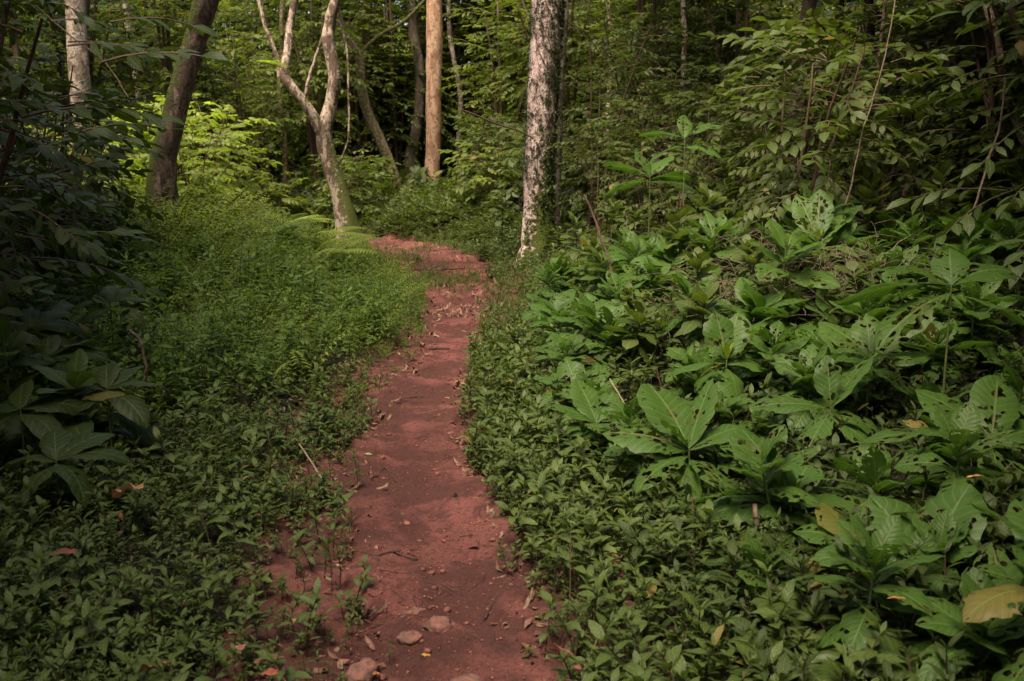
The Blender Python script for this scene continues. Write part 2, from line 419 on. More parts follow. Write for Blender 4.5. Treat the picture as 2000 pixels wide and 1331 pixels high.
MT = dict(
    herb=leaf_mat('herb_leaf', (.062, .098, .022), (.100, .140, .034), (.072, .108, .028), .30, .50, spec=.3, veins=5, dk=.84),
    tallherb=leaf_mat('carpet_herb_leaf', (.068, .122, .024), (.115, .175, .033), (.088, .148, .029), .40, .52, spec=.3, dk=1.0),
    young=leaf_mat('fresh_leaf', (.165, .235, .036), (.24, .30, .05), (.19, .25, .04), .5, .5, yellow=.012, dk=.95),
    broad=leaf_mat('broad_leaf', (.052, .116, .022), (.082, .160, .032), (.064, .132, .027), .34, .46, veins=10, holes=1.0, yellow=.02, spec=.2),
    broad2=leaf_mat('broad_leaf_whole', (.054, .095, .020), (.085, .125, .028), (.066, .105, .025), .34, .46, veins=10, holes=.35, yellow=.012, spec=.3),
    understorey=leaf_mat('understorey_leaf', (.055, .088, .018), (.100, .135, .028), (.075, .105, .024), .36, .5, veins=8, yellow=.012, spec=.3),
    wood=leaf_mat('wood_leaf', (.055, .088, .016), (.10, .135, .026), (.13, .165, .03), .42, .55, dk=.95, yellow=.012, spec=.25),
    crown=leaf_mat('crown_leaf', (.040, .085, .018), (.070, .120, .025), (.055, .10, .02), .22, .5),
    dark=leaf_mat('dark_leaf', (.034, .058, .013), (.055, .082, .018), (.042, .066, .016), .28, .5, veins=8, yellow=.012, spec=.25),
    grass=leaf_mat('grass_blade', (.085, .125, .03), (.14, .18, .045), (.11, .145, .036), .42, .5, yellow=.012),
    moss=plain_mat('moss', (.050, .070, .012), (.09, .11, .02), .9, 60),
    ivy=leaf_mat('ivy_leaf', (.030, .055, .012), (.050, .080, .018), (.04, .07, .015), .2, .5, yellow=.012),
    stem=plain_mat('green_stem', (.055, .085, .025), (.10, .10, .04), .6, 20),
    redstem=plain_mat('brown_stem', (.075, .055, .032), (.11, .06, .04), .7, 20),
    twig=plain_mat('twig_bark', (.10, .065, .045), (.20, .15, .11), .85, 40),
    darktwig=plain_mat('dark_twig_bark', (.035, .020, .015), (.08, .04, .03), .85, 40),
    liana=plain_mat('liana_bark', (.16, .12, .08), (.26, .20, .14), .85, 25),
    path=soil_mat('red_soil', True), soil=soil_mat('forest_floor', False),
    clod=plain_mat('soil_crumb', (.28, .105, .08), (.18, .065, .052), .9, 80),
    stone=plain_mat('muddy_stone', (.20, .085, .068), (.10, .060, .048), .85, 30, bump=1.0),
    litter=litter_mat('dry_leaf'),
    b_pale=bark_mat('pale_lichen_bark', (.125, .082, .062), (.36, .28, .225), (.035, .024, .018), .27, (.9, -.2, .1), 8, pth=(.48, .53), moss_low=.5),
    b_birch=bark_mat('pale_blotched_bark', (.155, .115, .09), (.34, .275, .235), (.04, .03, .022), .20, (-.6, -.2, .1), 6, (1, 1, .9), pth=(.46, .54)),
    b_dark=bark_mat('rough_mossy_bark', (.115, .075, .06), (.24, .165, .14), (.028, .02, .015), .56, (-.9, -.25, .3), 10, (1, 1, .22), moss_low=.1, bump=1.0),
    b_ivy=bark_mat('pinkish_white_bark', (.54, .39, .37), (.70, .56, .54), (.10, .05, .05), .12, (.9, -.3, 0), 7, (1, 1, .8), moss_low=.95, fine=30),
    b_orange=bark_mat('orange_flaking_bark', (.27, .145, .085), (.42, .27, .185), (.10, .06, .04), .02, (.9, -.2, 0), 6, (1, 1, .3), pth=(.46, .54), moss_low=.15),
    b_mossy=bark_mat('thin_mossy_bark', (.17, .12, .08), (.24, .18, .11), (.06, .045, .03), .42, (-.3, -.6, .5), 8),
    b_shade=bark_mat('dark_forest_bark', (.085, .062, .045), (.14, .11, .085), (.03, .022, .015), .2, (-.3, -.6, .5), 8),
)

# ------------------------------------------------------------------ ground and path
def grid(x0, x1, y0, y1, nx, ny, fy=None):
    xs = np.linspace(x0, x1, nx); ys = np.linspace(y0, y1, ny) if fy is None else fy
    X, Y = np.meshgrid(xs, ys); return X, Y
def sheet(X, Y, Z, R_=None):
    ny, nx = X.shape; idx = np.arange(nx * ny).reshape(ny, nx)
    F = np.stack([idx[:-1, :-1], idx[:-1, 1:], idx[1:, 1:], idx[1:, :-1]], -1).reshape(-1, 4)
    return G(np.stack([X, Y, Z], -1).reshape(-1, 3), F, np.stack([X, Y], -1).reshape(-1, 2), None if R_ is None else R_.reshape(-1))
tx = np.sign(np.linspace(-1, 1, 321)) * np.abs(np.linspace(-1, 1, 321)) ** 2.2 * 90
ty = -8 + 118 * np.linspace(0, 1, 361) ** 2.0
X, Y = np.meshgrid(tx, ty); Z = height(X, Y)
D = np.maximum(dR(X, Y), dL(X, Y))
inpath = sstep(.10, -.02, D)
Z = Z - .035 * inpath
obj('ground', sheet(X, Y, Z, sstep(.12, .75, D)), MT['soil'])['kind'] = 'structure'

def path_z(x, y):
    w_ = pathR(y) - pathL(y); u = (x - pathL(y)) / w_
    dish = -.028 * np.clip(1 - (2 * u - 1) ** 2, -.6, 1)
    n = .028 * fbm(x * 5, y * 5, 0, 21, 4) + .010 * fbm(x * 20, y * 20, 0, 22, 4) + .02 * fbm(x * 2.4, y * 2.4, 0, 27, 2)
    pits = -.022 * sstep(.15, .5, fbm(x * 7, y * 7, 0, 33, 3))
    return height(x, y) + .012 + dish + n + pits
vs = np.concatenate([np.linspace(1.5, 6, 420), np.linspace(6.03, 19.0, 420)])
us = np.linspace(-.22, 1.22, 120)
U, Yp = np.meshgrid(us, vs)
wd = pathR(Yp) - pathL(Yp)
ragL = .13 * fbm(Yp * 2.3, Yp * 0, 0, 41, 4); ragR = .11 * fbm(Yp * 2.3, Yp * 0 + 7, 0, 42, 4)
Xp = pathL(Yp) + ragL + U * (wd + ragR - ragL)
Zp = path_z(Xp, Yp) - .09 * sstep(.0, .22, np.maximum(-U, U - 1))
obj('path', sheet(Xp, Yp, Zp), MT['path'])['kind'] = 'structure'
def surf(x, y):
    x = np.asarray(x, float); y = np.asarray(y, float)
    return np.where(np.maximum(dR(x, y), dL(x, y)) < -.02, path_z(x, y), height(x, y))

def rej(n, x0, x1, y0, y1, prob, pw=1.0):
    x = rng.uniform(x0, x1, n); y = y0 + (y1 - y0) * rng.random(n) ** pw
    # keep to what the camera could see, with room to step aside
    ok = np.abs(x) < (y + 1.5) * .72 + .6
    x, y = x[ok], y[ok]; k = rng.random(len(x)) < prob(x, y); return x[k], y[k]
# ------------------------------------------------------------------ small scatter on the path: crumbs, litter
ico = bpy.data.meshes.new('tmp')
def blob(seed, n=5, m=8, rough=.25):
    a = np.linspace(0, math.pi, n + 1); b = np.arange(m + 1) / m * 2 * math.pi
    A, B = np.meshgrid(a, b, indexing='ij'); b2 = (np.arange(m + 1) % m)[None]
    d = np.stack([np.sin(A) * np.cos(B), np.sin(A) * np.sin(B), np.cos(A)], -1)
    r = 1 + rough * fbm(d[..., 0] * 1.4 + seed, d[..., 1] * 1.4, d[..., 2] * 1.4, seed, 3) * 2
    V = (d * r[..., None]).reshape(-1, 3); idx = np.arange((n + 1) * (m + 1)).reshape(n + 1, m + 1)
    F = np.stack([idx[:-1, :-1], idx[1:, :-1], idx[1:, 1:], idx[:-1, 1:]], -1).reshape(-1, 4)
    return G(V, F)
def rand_in_path(n, y0=2.2, y1=18, ext=.15):
    y = y0 + (y1 - y0) * rng.random(n) ** 1.7; u = rng.uniform(-ext, 1 + ext, n)
    return pathL(y) + u * (pathR(y) - pathL(y)), y
gs = []
for k in range(4):
    x, y = rand_in_path(2600); kk = rng.random(len(x)) < .25 + .75 * sstep(.1, .5, fbm(x * 3, y * 3, 0, 50, 3)); x, y = x[kk], y[kk]
    s = rng.uniform(.0015, .006, len(x)) * (1 + (rng.random(len(x)) < .05) * 1.5)
    gs.append(scat(blob(60 + k, 4, 6), np.stack([x, y, surf(x, y) + s * .3], -1), rng.uniform(0, 6, len(x)), 0, 0, np.stack([s, s * 1.2, s * .7], -1), rng.random(len(x))))
tag(obj('soil_crumbs', merge(gs), MT['clod']), 'loose crumbs of red soil scattered over the trodden path', 'soil crumbs', None, 'stuff')

lit_t = [leaf(1, w_, 4, 3, a_, .8, dr, fo, .5, .05, seed=k) for k, (w_, a_, dr, fo) in enumerate([(.4, .7, .9, .5), (.3, .9, -.8, -.4), (.5, .8, 1.6, .3)])]
gs = []
def litter(x, y, s0, s1, lift=.004):
    for k in range(3):
        kk = rng.integers(0, 3, len(x)) == k; a_, b_ = x[kk], y[kk]; n = len(a_)
        gs.append(scat(lit_t[k], np.stack([a_, b_, surf(a_, b_) + lift], -1), rng.uniform(0, 6.3, n), rng.uniform(-.1, .25, n), rng.uniform(-.5, .5, n), rng.uniform(s0, s1, n), rng.random(n) * .94))
x, y = rand_in_path(420, 9.5, 18.5, .1); litter(x, y, .04, .11)
x, y = rand_in_path(160, 2.4, 10, .2); kk = (np.minimum(x - pathL(y), pathR(y) - x) < .09); litter(x[kk], y[kk], .02, .07)
y = rng.uniform(2.3, 10, 1500); x = np.where(rng.random(1500) < .5, pathL(y) + .05 - rng.exponential(.2, 1500), pathR(y) - .05 + rng.exponential(.2, 1500)); litter(x, y, .015, .07)
y = rng.uniform(5, 30, 4500); x = rng.uniform(-14, 14, 4500); kk = np.maximum(dR(x, y), dL(x, y)) > .1; litter(x[kk], y[kk], .06, .15, .01)
x, y = rej(900, -5, 4, 2.0, 9, lambda x, y: (np.maximum(dR(x, y), dL(x, y)) > .15) * 1.0)
for k in range(3):
    kk = rng.integers(0, 3, len(x)) == k; n = int(kk.sum())
    gs.append(scat(lit_t[k], np.stack([x[kk], y[kk], surf(x[kk], y[kk]) + rng.uniform(.02, .09, n)], -1), rng.uniform(0, 6.3, n), rng.uniform(-.3, .3, n), rng.uniform(-.6, .6, n), rng.uniform(.03, .09, n), rng.random(n) * .9))
tag(obj('leaf_litter', merge(gs), MT['litter']), 'brown fallen leaves lying thickly over soil and path edges', 'leaf litter', None, 'stuff')
gs = []
for k in range(6):
    tw = tube(smooth_path([(0, 0, 0), (.3, .03 * (-1) ** k, .01), (.65, -.04, .0), (1, .05, .01)], 7, .06, k), np.linspace(.012, .005, 7), 4, .2)
    x, y = rand_in_path(50, 2.4, 16, .25); n = len(x)
    gs.append(scat(tw, np.stack([x, y, surf(x, y) + .003], -1), rng.uniform(0, 6.3, n), 0, 0, rng.uniform(.03, .16, n), rng.random(n)))
tag(obj('twig_debris', merge(gs), MT['darktwig']), 'fine dark twig bits and root fibres strewn along the path', 'twig debris', None, 'stuff')

# ------------------------------------------------------------------ plant templates
def pair_herb(seed, h=.12, L=.05, nodes=4, W=.32, ser=.0, n=4, cols=3, el0=.45, droop=.9, top=.75):
    rg = np.random.default_rng(seed); gs = []
    lean = rg.uniform(-.25, .25, 2); tt = np.linspace(0, 1, 4)
    P = np.stack([lean[0] * h * tt ** 2, lean[1] * h * tt ** 2, h * tt], -1)
    gs.append(tube(P, np.linspace(.0022, .0012, 4) * (1 + h), 3, mat=1))
    az0 = rg.uniform(0, 6.3)
    for k in range(nodes):
        f = .35 + .65 * (k + 1) / nodes; f = min(f, 1)
        p = np.array([np.interp(f, tt, P[:, i]) for i in range(3)])
        size = L * (1 - (1 - top) * k / nodes) * rg.uniform(.8, 1.15)
        for s in (0, math.pi):
            az = az0 + k * 1.571 + s + rg.uniform(-.3, .3)
            el = el0 + rg.uniform(-.3, .35) + .5 * (k / nodes)
            g = leaf(1, W * rg.uniform(.85, 1.2), n, cols, .85, .95, droop * rg.uniform(.5, 1.4), .4, .1, ser, seed=seed + k)
            gs.append(scat(g, p, az, el, rg.uniform(-.4, .4), size, rg.random()))
    for s in (0, 2.1, 4.2):                                     # terminal leaflets
        gs.append(scat(leaf(1, W * .8, 3, 3, .9, .9, .3, .5), P[-1], az0 + s, 1.0 + rg.uniform(-.2, .2), 0, L * .45, rg.random()))
    return merge(gs)
def field(ts, x, y, s, z=None, tilt=.25):
    gs = []; pick = rng.integers(0, len(ts), len(x)); z = surf(x, y) if z is None else z
    for k, t in enumerate(ts):
        m = pick == k; n = int(m.sum())
        if n: gs.append(scat(t, np.stack([x[m], y[m], z[m] - .004], -1), rng.uniform(0, 6.3, n), rng.uniform(-tilt, tilt, n), rng.uniform(-tilt, tilt, n), s[m], rng.random(n)))
    return gs
# boundary of the taller carpet on the left: further than this line
def tall_left(x, y):
    l = dL(x, y)
    yb = np.interp(l, [0, .6, 1.1, 2.0, 4.0], [8.1, 6.3, 5.0, 4.5, 4.4])
    return (l > .0) * sstep(-.25, .25, y - yb + .35 * fbm(x * 1.5, y * 1.5, 0, 71, 3))
low_ts = [pair_herb(100 + k, .045 + .025 * (k % 5), .034 + .009 * (k % 4), 3 + k % 3, .26 + .03 * (k % 3)) for k in range(14)]
low_rd = [pair_herb(170 + k, .04 + .02 * k, .022 + .004 * k, 4, .62, 0, 3) for k in range(4)]
low_hi = [pair_herb(140 + k, .10 + .03 * (k % 3), .05 + .01 * (k % 3), 4, .36) for k in range(5)]
def edge(d, a=.0, b=.30): return sstep(a, b, d + 0)
def p_low_left(x, y):
    l = dL(x, y); n = fbm(x * 2.2, y * 2.2, 0, 81, 3)
    return (l > .015) * np.clip(edge(l + .34 * n, .04, .55) + .05, 0, 1) * (1 - .85 * tall_left(x, y)) * (.75 + .5 * n)
def hum(x, y): return .75 + .55 * fbm(x * 1.6, y * 1.6, 0, 77, 3)
def p_low_right(x, y):
    r = dR(x, y); n = fbm(x * 2.2, y * 2.2, 0, 82, 3)
    return (r > .0) * np.clip(edge(r + .15 * n, .0, .18) + .05, 0, 1) * (1 - np.where(y < 6, .985, .80) * sstep(.45, .95, r - .5 * sstep(8, 11, y))) * (.75 + .5 * n)
x, y = rej(44000, -5, -.3, 2.0, 7.5, p_low_left, 1.3)
gl = field(low_ts + low_rd, x, y, rng.uniform(.55, 1.3, len(x)) * hum(x, y))
x, y = rej(4200, -4, -.3, 2.0, 6.5, p_low_left, 1.3); gl += field(low_hi, x, y, rng.uniform(.6, 1.35, len(x)))
tag(obj('low_herbs', merge(gl), [MT['herb'], MT['redstem']]), 'low carpet of small dark green lance-leaved herbs left of the red path', 'ground cover', None, 'stuff')
x, y = rej(30000, -.3, 3.2, 2.0, 8.0, p_low_right, 1.3); gl = field(low_ts + low_rd, x, y, rng.uniform(.55, 1.25, len(x)) * hum(x, y))
x, y = rej(8500, .3, 8, 2.0, 12.0, lambda x, y: (dR(x, y) > .5) * .8 * sstep(4.5, 6.0, y), 1.0); gl += field(low_hi + low_ts[8:], x, y, rng.uniform(1.1, 2.0, len(x)) * hum(x, y))
x, y = rej(26000, -2, 4.5, 7.0, 20.0, p_low_right, 1.0); gl += field(low_ts + low_hi, x, y, rng.uniform(1.0, 1.9, len(x)) * hum(x, y))
x, y = rej(3600, -.3, 3.0, 2.0, 7.5, p_low_right, 1.3); gl += field(low_hi, x, y, rng.uniform(.9, 1.6, len(x)))
tag(obj('low_herbs', merge(gl), [MT['herb'], MT['redstem']]), 'strip of small lance-leaved herbs between the red path and the broad-leaved bank on the right', 'ground cover', None, 'stuff')

def p_shade(x, y): return (dR(x, y) > .5) * sstep(7.5, 6, y) * np.clip(.7 + .8 * fbm(x * 2, y * 2, 0, 88, 3), .1, 1)
x, y = rej(9000, .3, 6, 2.0, 7.5, p_shade, 1.1); gd = field(low_hi + low_ts[6:], x, y, rng.uniform(1.0, 1.7, len(x)))
bl_ = leaf(1, .42, 5, 3, .8, .85, .8, .2, .1, .04, seed=9); x, y = rej(2600, .3, 6, 2.0, 7.5, p_shade, 1.1); n = len(x)
gd.append(scat(bl_, np.stack([x, y, surf(x, y) + rng.uniform(.03, .16, n)], -1), rng.uniform(0, 6.3, n), rng.uniform(-.2, .6, n), rng.uniform(-.5, .5, n), rng.uniform(.08, .19, n), rng.random(n)))
tag(obj('shaded_ground_plants', merge(gd), [MT['dark'], MT['redstem']]), 'dark low leaves covering the soil underneath the broad-leaved plants of the right bank', 'ground cover', None, 'stuff')  # leaf colour darkened to stand in for shade in the gaps
tall_ts = [pair_herb(200 + k, .26 + .05 * (k % 5), .078 + .01 * (k % 3), 6, .36, .10, 4, 3, .15, .9, .8) for k in range(10)]
def p_tall(x, y): return tall_left(x, y) * (dL(x, y) > .06) * np.clip(.62 + 1.1 * fbm(x * 1.4, y * 1.4, 0, 91, 3), .15, 1) * sstep(22, 18, y)
x, y = rej(15000, -10, 1.0, 4.0, 13.5, p_tall, 1.0)
l = dL(x, y); sc = rng.uniform(.75, 1.25, len(x)) * (.45 + .55 * sstep(.0, .5, l))
sc *= 1 - .3 * sstep(9, 12, y)
sc *= 1 + .35 * (rng.random(len(x)) < .06) ; sc *= .8 + .45 * fbm(x * 2, y * 2, 0, 93, 3)
gt = field(tall_ts, x, y, sc, tilt=.2)
tag(obj('tall_herbs', merge(gt), [MT['tallherb'], MT['stem']]), 'knee-high carpet of serrated green herbs filling the left side of the path', 'ground cover', None, 'stuff')
# bright feathery growth in the clearing
feat = []
for k in range(6):
    rg = np.random.default_rng(300 + k); gs = []
    for j in range(7):
        az, el, Lf = rg.uniform(0, 6.3), rg.uniform(.5, 1.2), rg.uniform(.2, .38)
        tt = np.linspace(.15, 1, 9); P = np.stack([np.cos(az) * np.cos(el) * Lf * tt, np.sin(az) * np.cos(el) * Lf * tt, np.sin(el) * Lf * tt - .16 * tt ** 2 * Lf * 2], -1)
        gs.append(tube(P[::4], .0015, 3, mat=1))
        for q in range(9):
            for sd_ in (-1, 1):
                gs.append(scat(leaf(1, .34, 2, 3, .8, .9, .5, .3), P[q], az + sd_ * 1.15, .1, rg.uniform(-.3, .3), .045 * (1.15 - tt[q] * .6), rg.random()))
    feat.append(merge(gs))
def p_feat(x, y):
    l = dL(x, y); return (l > .05) * sstep(5.5, 10.5, y + 1.2 * fbm(x * .8, y * .8, 0, 95, 3)) * sstep(21, 18, y) * sstep(7.5, 5.5, l) * .9
x, y = rej(13000, -11, .5, 5.5, 19, p_feat); gf = field(feat, x, y, rng.uniform(.6, 1.3, len(x)) * (.45 + .3 * sstep(0, .6, dL(x, y)) + 1.1 * sstep(.8, 3, dL(x, y)) * sstep(8, 13, y)) * np.clip(1 + .9 * fbm(x * 1.3, y * 1.3, 0, 111, 3), .5, 1.7), tilt=.2)
x, y = rej(900, -10, .2, 4.6, 15, lambda x, y: (dL(x, y) > .3) * tall_left(x, y)); gf += field(feat, x, y, rng.uniform(1.0, 1.7, len(x)), tilt=.25)
tag(obj('feathery_herbs', merge(gf), [MT['young'], MT['stem']]), 'bright yellow-green feathery growth in the sunlit clearing left of the path', 'ground cover', None, 'stuff')
# grass and small weeds along the far path
blade = merge([scat(leaf(1, .045, 4, 3, .3, .9, d_, .3), [[0, 0, 0]], a_, e_, 0, s_, r_) for d_, a_, e_, s_, r_ in
               [(rng.uniform(.4, 1.6), rng.uniform(0, 6.3), rng.uniform(.7, 1.5), rng.uniform(.08, .17), rng.random()) for _ in range(12)]])
def p_grass(x, y):
    D_ = np.maximum(dR(x, y), dL(x, y)); isl = sstep(.35, .6, fbm(x * 1.5 + 3, y * .9, 0, 97, 3) + .25) * (y > 7.5) * (D_ <= .1) * .40
    return np.where(D_ > .0, sstep(-.03, .1, D_) * sstep(2.2, .9, D_) * sstep(6.5, 10, y) + .04 * (D_ < .25), isl)
x, y = rej(16000, -5, 5, 3, 21, p_grass); gg = field([blade, low_ts[0], low_ts[3]], x, y, rng.uniform(.5, 1.25, len(x)))
for cx_, cy_ in ((772, 500), (795, 512), (868, 545), (845, 552), (880, 556), (700, 505)):
    c = ground(cx_, cy_); n = 120; x = c[0] + rng.normal(0, .22, n) * rng.uniform(.5, 1.5); y = c[1] + rng.normal(0, .45, n)
    gg += field([blade, low_ts[1], low_ts[4], low_ts[8]], x, y, rng.uniform(.5, 1.1, n))
tag(obj('grass', merge(gg), [MT['grass'], MT['stem']]), 'short bright grass and weeds edging the far bend of the path', 'grass', None, 'stuff')

# ------------------------------------------------------------------ broad-leaved plants
def stem_curve(h, lean, n=6):
    t = np.linspace(0, 1, n)
    return np.stack([lean[0] * t ** 1.5, lean[1] * t ** 1.5, h * t], -1)
def broad_geo(h, leaves, lean=(0, 0), seed=0, a=1.0, b=.85, hi=True, thick=.007, big=1.0):
    """leaves: (azimuth deg, elevation deg, length, width, droop, height fraction)"""
    P = stem_curve(h, lean); n, cols = (12, 7) if hi else (6, 3)
    st = tube(P, np.linspace(thick, thick * .6, len(P)), 7, .1, 20, seed)
    gl = []
    rg = np.random.default_rng(seed)
    for az, el, L, W, dr, f in leaves:
        L, W = L * big, W * big
        p = np.array([np.interp(f, np.linspace(0, 1, len(P)), P[:, i]) for i in range(3)])
        g = leaf(1, 1.25 * W / L, n, cols, a, b, dr, .17 + rg.uniform(-.1, .1), .07 if hi else .1, .03 if hi else .06, seed=int(rg.integers(1e6)), twist=rg.uniform(-.5, .5))
        gl.append(scat(g, p, R(az), R(el), R(rg.uniform(-18, 18)), L, rg.random()))
    return st, merge(gl)
def auto_leaves(rg, n, L, whorl=True):
    out = []; a0 = rg.uniform(0, 360)
    for k in range(-n // 2, n):
        f = max(k, 0) / max(n - 1, 1)
        if k < 0: out.append((a0 + k * 137.5, rg.uniform(-20, 12), L * rg.uniform(.75, 1.05), L * .40, rg.uniform(.6, 1.2), .72 + k * .5 / n)); continue
        out.append((a0 + k * 137.5 + rg.uniform(-12, 12), 18 + 50 * f + rg.uniform(-10, 10), L * (1.05 - .42 * f) * rg.uniform(.85, 1.15),
                    L * (.42 - .12 * f) * rg.uniform(.9, 1.1), rg.uniform(.5, 1.1) * (1 - .3 * f), .72 + .28 * f))
    return out
BANK = 'broad-leaved plants crowding the right bank'
def broad_thing(loc, h, leaves, label, lean=(0, 0), seed=0, mat='broad', group=BANK, name='broad_leaved_plant', a=1.0, b=.85, bud=False, cat='plant', big=1.1):
    st, gl = broad_geo(h, leaves, lean, seed, a, b, big=big)
    e = tag(empty(name, loc), label, cat, group)
    obj('stem', st, MT['stem'], e); obj('foliage', gl, MT[mat], e)
    if bud:
        top = stem_curve(h, lean)[-1]
        gb = merge([scat(leaf(1, .38, 6, 3, .8, .8, .15, .5), top, az_, R(72), 0, .10, .3 + .1 * az_) for az_ in (0.3, 2.4, 4.4)])
        obj('bud', gb, MT['young'], e)
    return e
# the plants one can tell apart; pixel of the rosette centre and distance, leaves by azimuth (0 = right, 90 = away)
hero = [
 (1352, 880, 3.95, [(175, 28, .34, .15, .7, .97), (120, 52, .36, .20, .7, 1), (215, 8, .30, .12, .9, .9), (150, 12, .36, .13, .7, .94), (62, 50, .34, .12, .3, 1), (20, 30, .26, .10, .5, .98), (200, 55, .18, .07, .3, 1), (300, 10, .28, .12, 1.0, .85), (250, -5, .28, .13, .9, .8)],
  'large rosette with a wide pale leaf splashed white, nearest the right edge of the path', 11),
 (1545, 990, 3.45, [(118, 48, .36, .17, .5, 1), (182, 14, .33, .12, .9, .96), (62, 40, .22, .13, .6, 1), (20, 20, .26, .15, .6, .97), (300, -10, .22, .12, .9, .9), (90, 65, .15, .06, .2, 1), (235, -20, .20, .10, .6, .86)],
  'rosette with a big upright oval leaf and a holed leaf over a reddish stub', 12),
 (1615, 800, 4.3, [(176, 16, .33, .11, .6, .98), (98, 74, .22, .10, .2, 1), (40, 42, .34, .12, .3, 1), (230, -20, .30, .10, .4, .95), (0, -2, .26, .12, .8, .9), (320, -12, .24, .10, .8, .85)],
  'thin-stemmed plant with narrow erect leaves spread like a bird above the oval-leaved rosette', 13),
 (1948, 862, 3.6, [(172, 14, .44, .15, .6, 1), (140, 42, .30, .20, .5, .99), (62, 48, .30, .14, .4, 1), (338, 4, .26, .13, .6, .97), (20, 20, .30, .15, .7, .95), (260, -15, .2, .1, .9, .9)],
  'plant at the right edge with a long smooth leaf before a riddled one', 14),
 (1795, 1185, 2.85, [(48, 50, .34, .17, .4, 1), (112, 48, .30, .16, .5, .98), (168, 26, .32, .12, .7, .97), (90, 68, .14, .07, .2, 1), (20, 14, .26, .10, .9, .95), (195, -8, .16, .08, .8, .9), (310, -10, .24, .12, 1, .85)],
  'plant low on the right with a tall pointed leaf and a small pale erect leaf', 15),
 (1955, 1298, 2.5, [(158, 20, .34, .15, .5, 1), (70, 45, .28, .10, .5, 1), (20, 20, .26, .12, .6, .97), (200, -12, .26, .12, .6, .9), (110, 8, .26, .12, .9, .92)],
  'shaded plant in the bottom right corner with one long leaf sloping down to the right', 16),
 (1700, 1108, 3.1, [(160, 30, .22, .12, .8, 1), (175, 6, .24, .13, .9, .95), (60, 35, .2, .1, .7, .98), (250, 0, .2, .1, .8, .9), (120, 40, .22, .13, .5, 1), (330, 5, .22, .11, .8, .92)],
  'small glossy-leaved plant left of the tall pointed leaf near the bottom right', 17),
 (1415, 705, 4.9, [(112, 66, .24, .14, .2, 1), (62, 58, .26, .14, .3, 1), (178, 10, .28, .12, .8, .95), (215, 0, .24, .11, .8, .9), (20, 10, .24, .12, .8, .93), (280, -5, .22, .11, .9, .88)],
  'plant with two upright rounded leaves around a yellow-green bud', 18),
 (1700, 700, 4.6, [(130, 38, .30, .15, .5, 1), (2, 14, .38, .15, .5, .98), (175, 14, .30, .13, .8, .95), (80, 55, .24, .12, .4, 1), (225, -5, .26, .12, .8, .9), (310, 0, .26, .12, .9, .88)],
  'plant with a long perforated leaf lying flat to the right, right of the bird-like plant', 19),
 (1630, 635, 5.6, [(150, 40, .30, .14, .6, 1), (70, 45, .28, .14, .5, 1), (190, 15, .3, .13, .8, .95), (10, 20, .3, .13, .8, .95), (110, 60, .24, .12, .3, 1), (280, 5, .25, .12, .9, .9)],
  'dark plant with riddled leaves beneath the dried grass tangle', 20),
 (1592, 475, 6.3, [(118, 62, .34, .14, .35, 1), (78, 66, .36, .14, .3, 1), (175, 25, .36, .13, .7, .97), (40, 40, .34, .13, .6, .98), (195, 2, .34, .14, .8, .92), (350, 12, .34, .14, .8, .93), (150, 10, .34, .13, .9, .9), (25, 5, .4, .14, .7, .88)],
  'tall bright rosette of erect leaves standing before the dark thicket', 21),
 (1860, 560, 4.4, [(165, 8, .46, .17, .7, 1), (130, 28, .36, .16, .8, .99), (30, 24, .42, .17, .7, 1), (200, -12, .42, .15, .7, .96), (75, 48, .26, .12, .6, 1), (340, 0, .36, .16, .8, .94), (100, 15, .36, .15, .9, .95)],
  'tall overhanging plant with wide drooping holed leaves at the right edge above mid height', 22),
 (1155, 830, 4.7, [(168, 32, .26, .11, .6, 1), (118, 52, .26, .13, .4, 1), (195, 8, .24, .11, .9, .95), (60, 44, .22, .10, .5, 1), (20, 15, .22, .10, .8, .95), (225, -4, .22, .10, .9, .9)],
  'plant leaning over the herbs nearest the path with one yellowing leaf', 23),
 (1130, 760, 5.4, [(160, 26, .24, .11, .6, 1), (110, 50, .22, .12, .5, 1), (30, 35, .26, .11, .6, 1), (200, 5, .22, .1, .8, .92), (340, 5, .22, .1, .8, .92)],
  'plant with light grey-green leaves behind the one leaning over the herbs', 24),
 (1085, 605, 7.6, [(150, 40, .24, .15, .5, 1), (50, 42, .26, .15, .5, 1), (190, 8, .24, .12, .8, .95), (350, 12, .24, .12, .8, .95), (250, 5, .22, .11, .8, .9)],
  'plant with two broad leaves opened like a book in front of the pinkish-white trunk', 25),
 (1270, 345, 8.6, [(150, 28, .42, .16, .6, 1), (60, 36, .40, .17, .5, 1), (185, 6, .40, .15, .8, .95), (350, 10, .4, .15, .8, .95), (110, 55, .3, .13, .4, 1), (20, 18, .36, .15, .7, .97)],
  'high rosette of wide leaves right of the pinkish-white trunk', 26),
 (1340, 270, 8.2, [(160, 22, .36, .14, .7, 1), (30, 32, .36, .15, .6, 1), (80, 60, .22, .10, .3, 1), (200, 4, .34, .13, .9, .94), (340, 4, .34, .13, .9, .94)],
  'topmost large-leaved plant of the right bank', 27),
 (1310, 520, 7.2, [(172, 22, .30, .12, .7, 1), (120, 60, .26, .11, .3, 1), (35, 42, .34, .13, .5, 1), (205, 4, .3, .12, .8, .95), (350, -4, .3, .12, .7, .95), (270, 0, .25, .11, .8, .9)],
  'plant with light erect young leaves in front of the tangle of dry stems', 28),
]
for px, py, Yd, lv, lab, sd_ in hero:
    top = at(px, py, Yd); gz = hz(top[0], top[1]); h = max(top[2] - gz, .12)
    broad_thing((top[0], top[1], gz - .02), h + .02, lv, lab, (rng.uniform(-.03, .03), .02), sd_, bud=sd_ in (18, 12, 21))
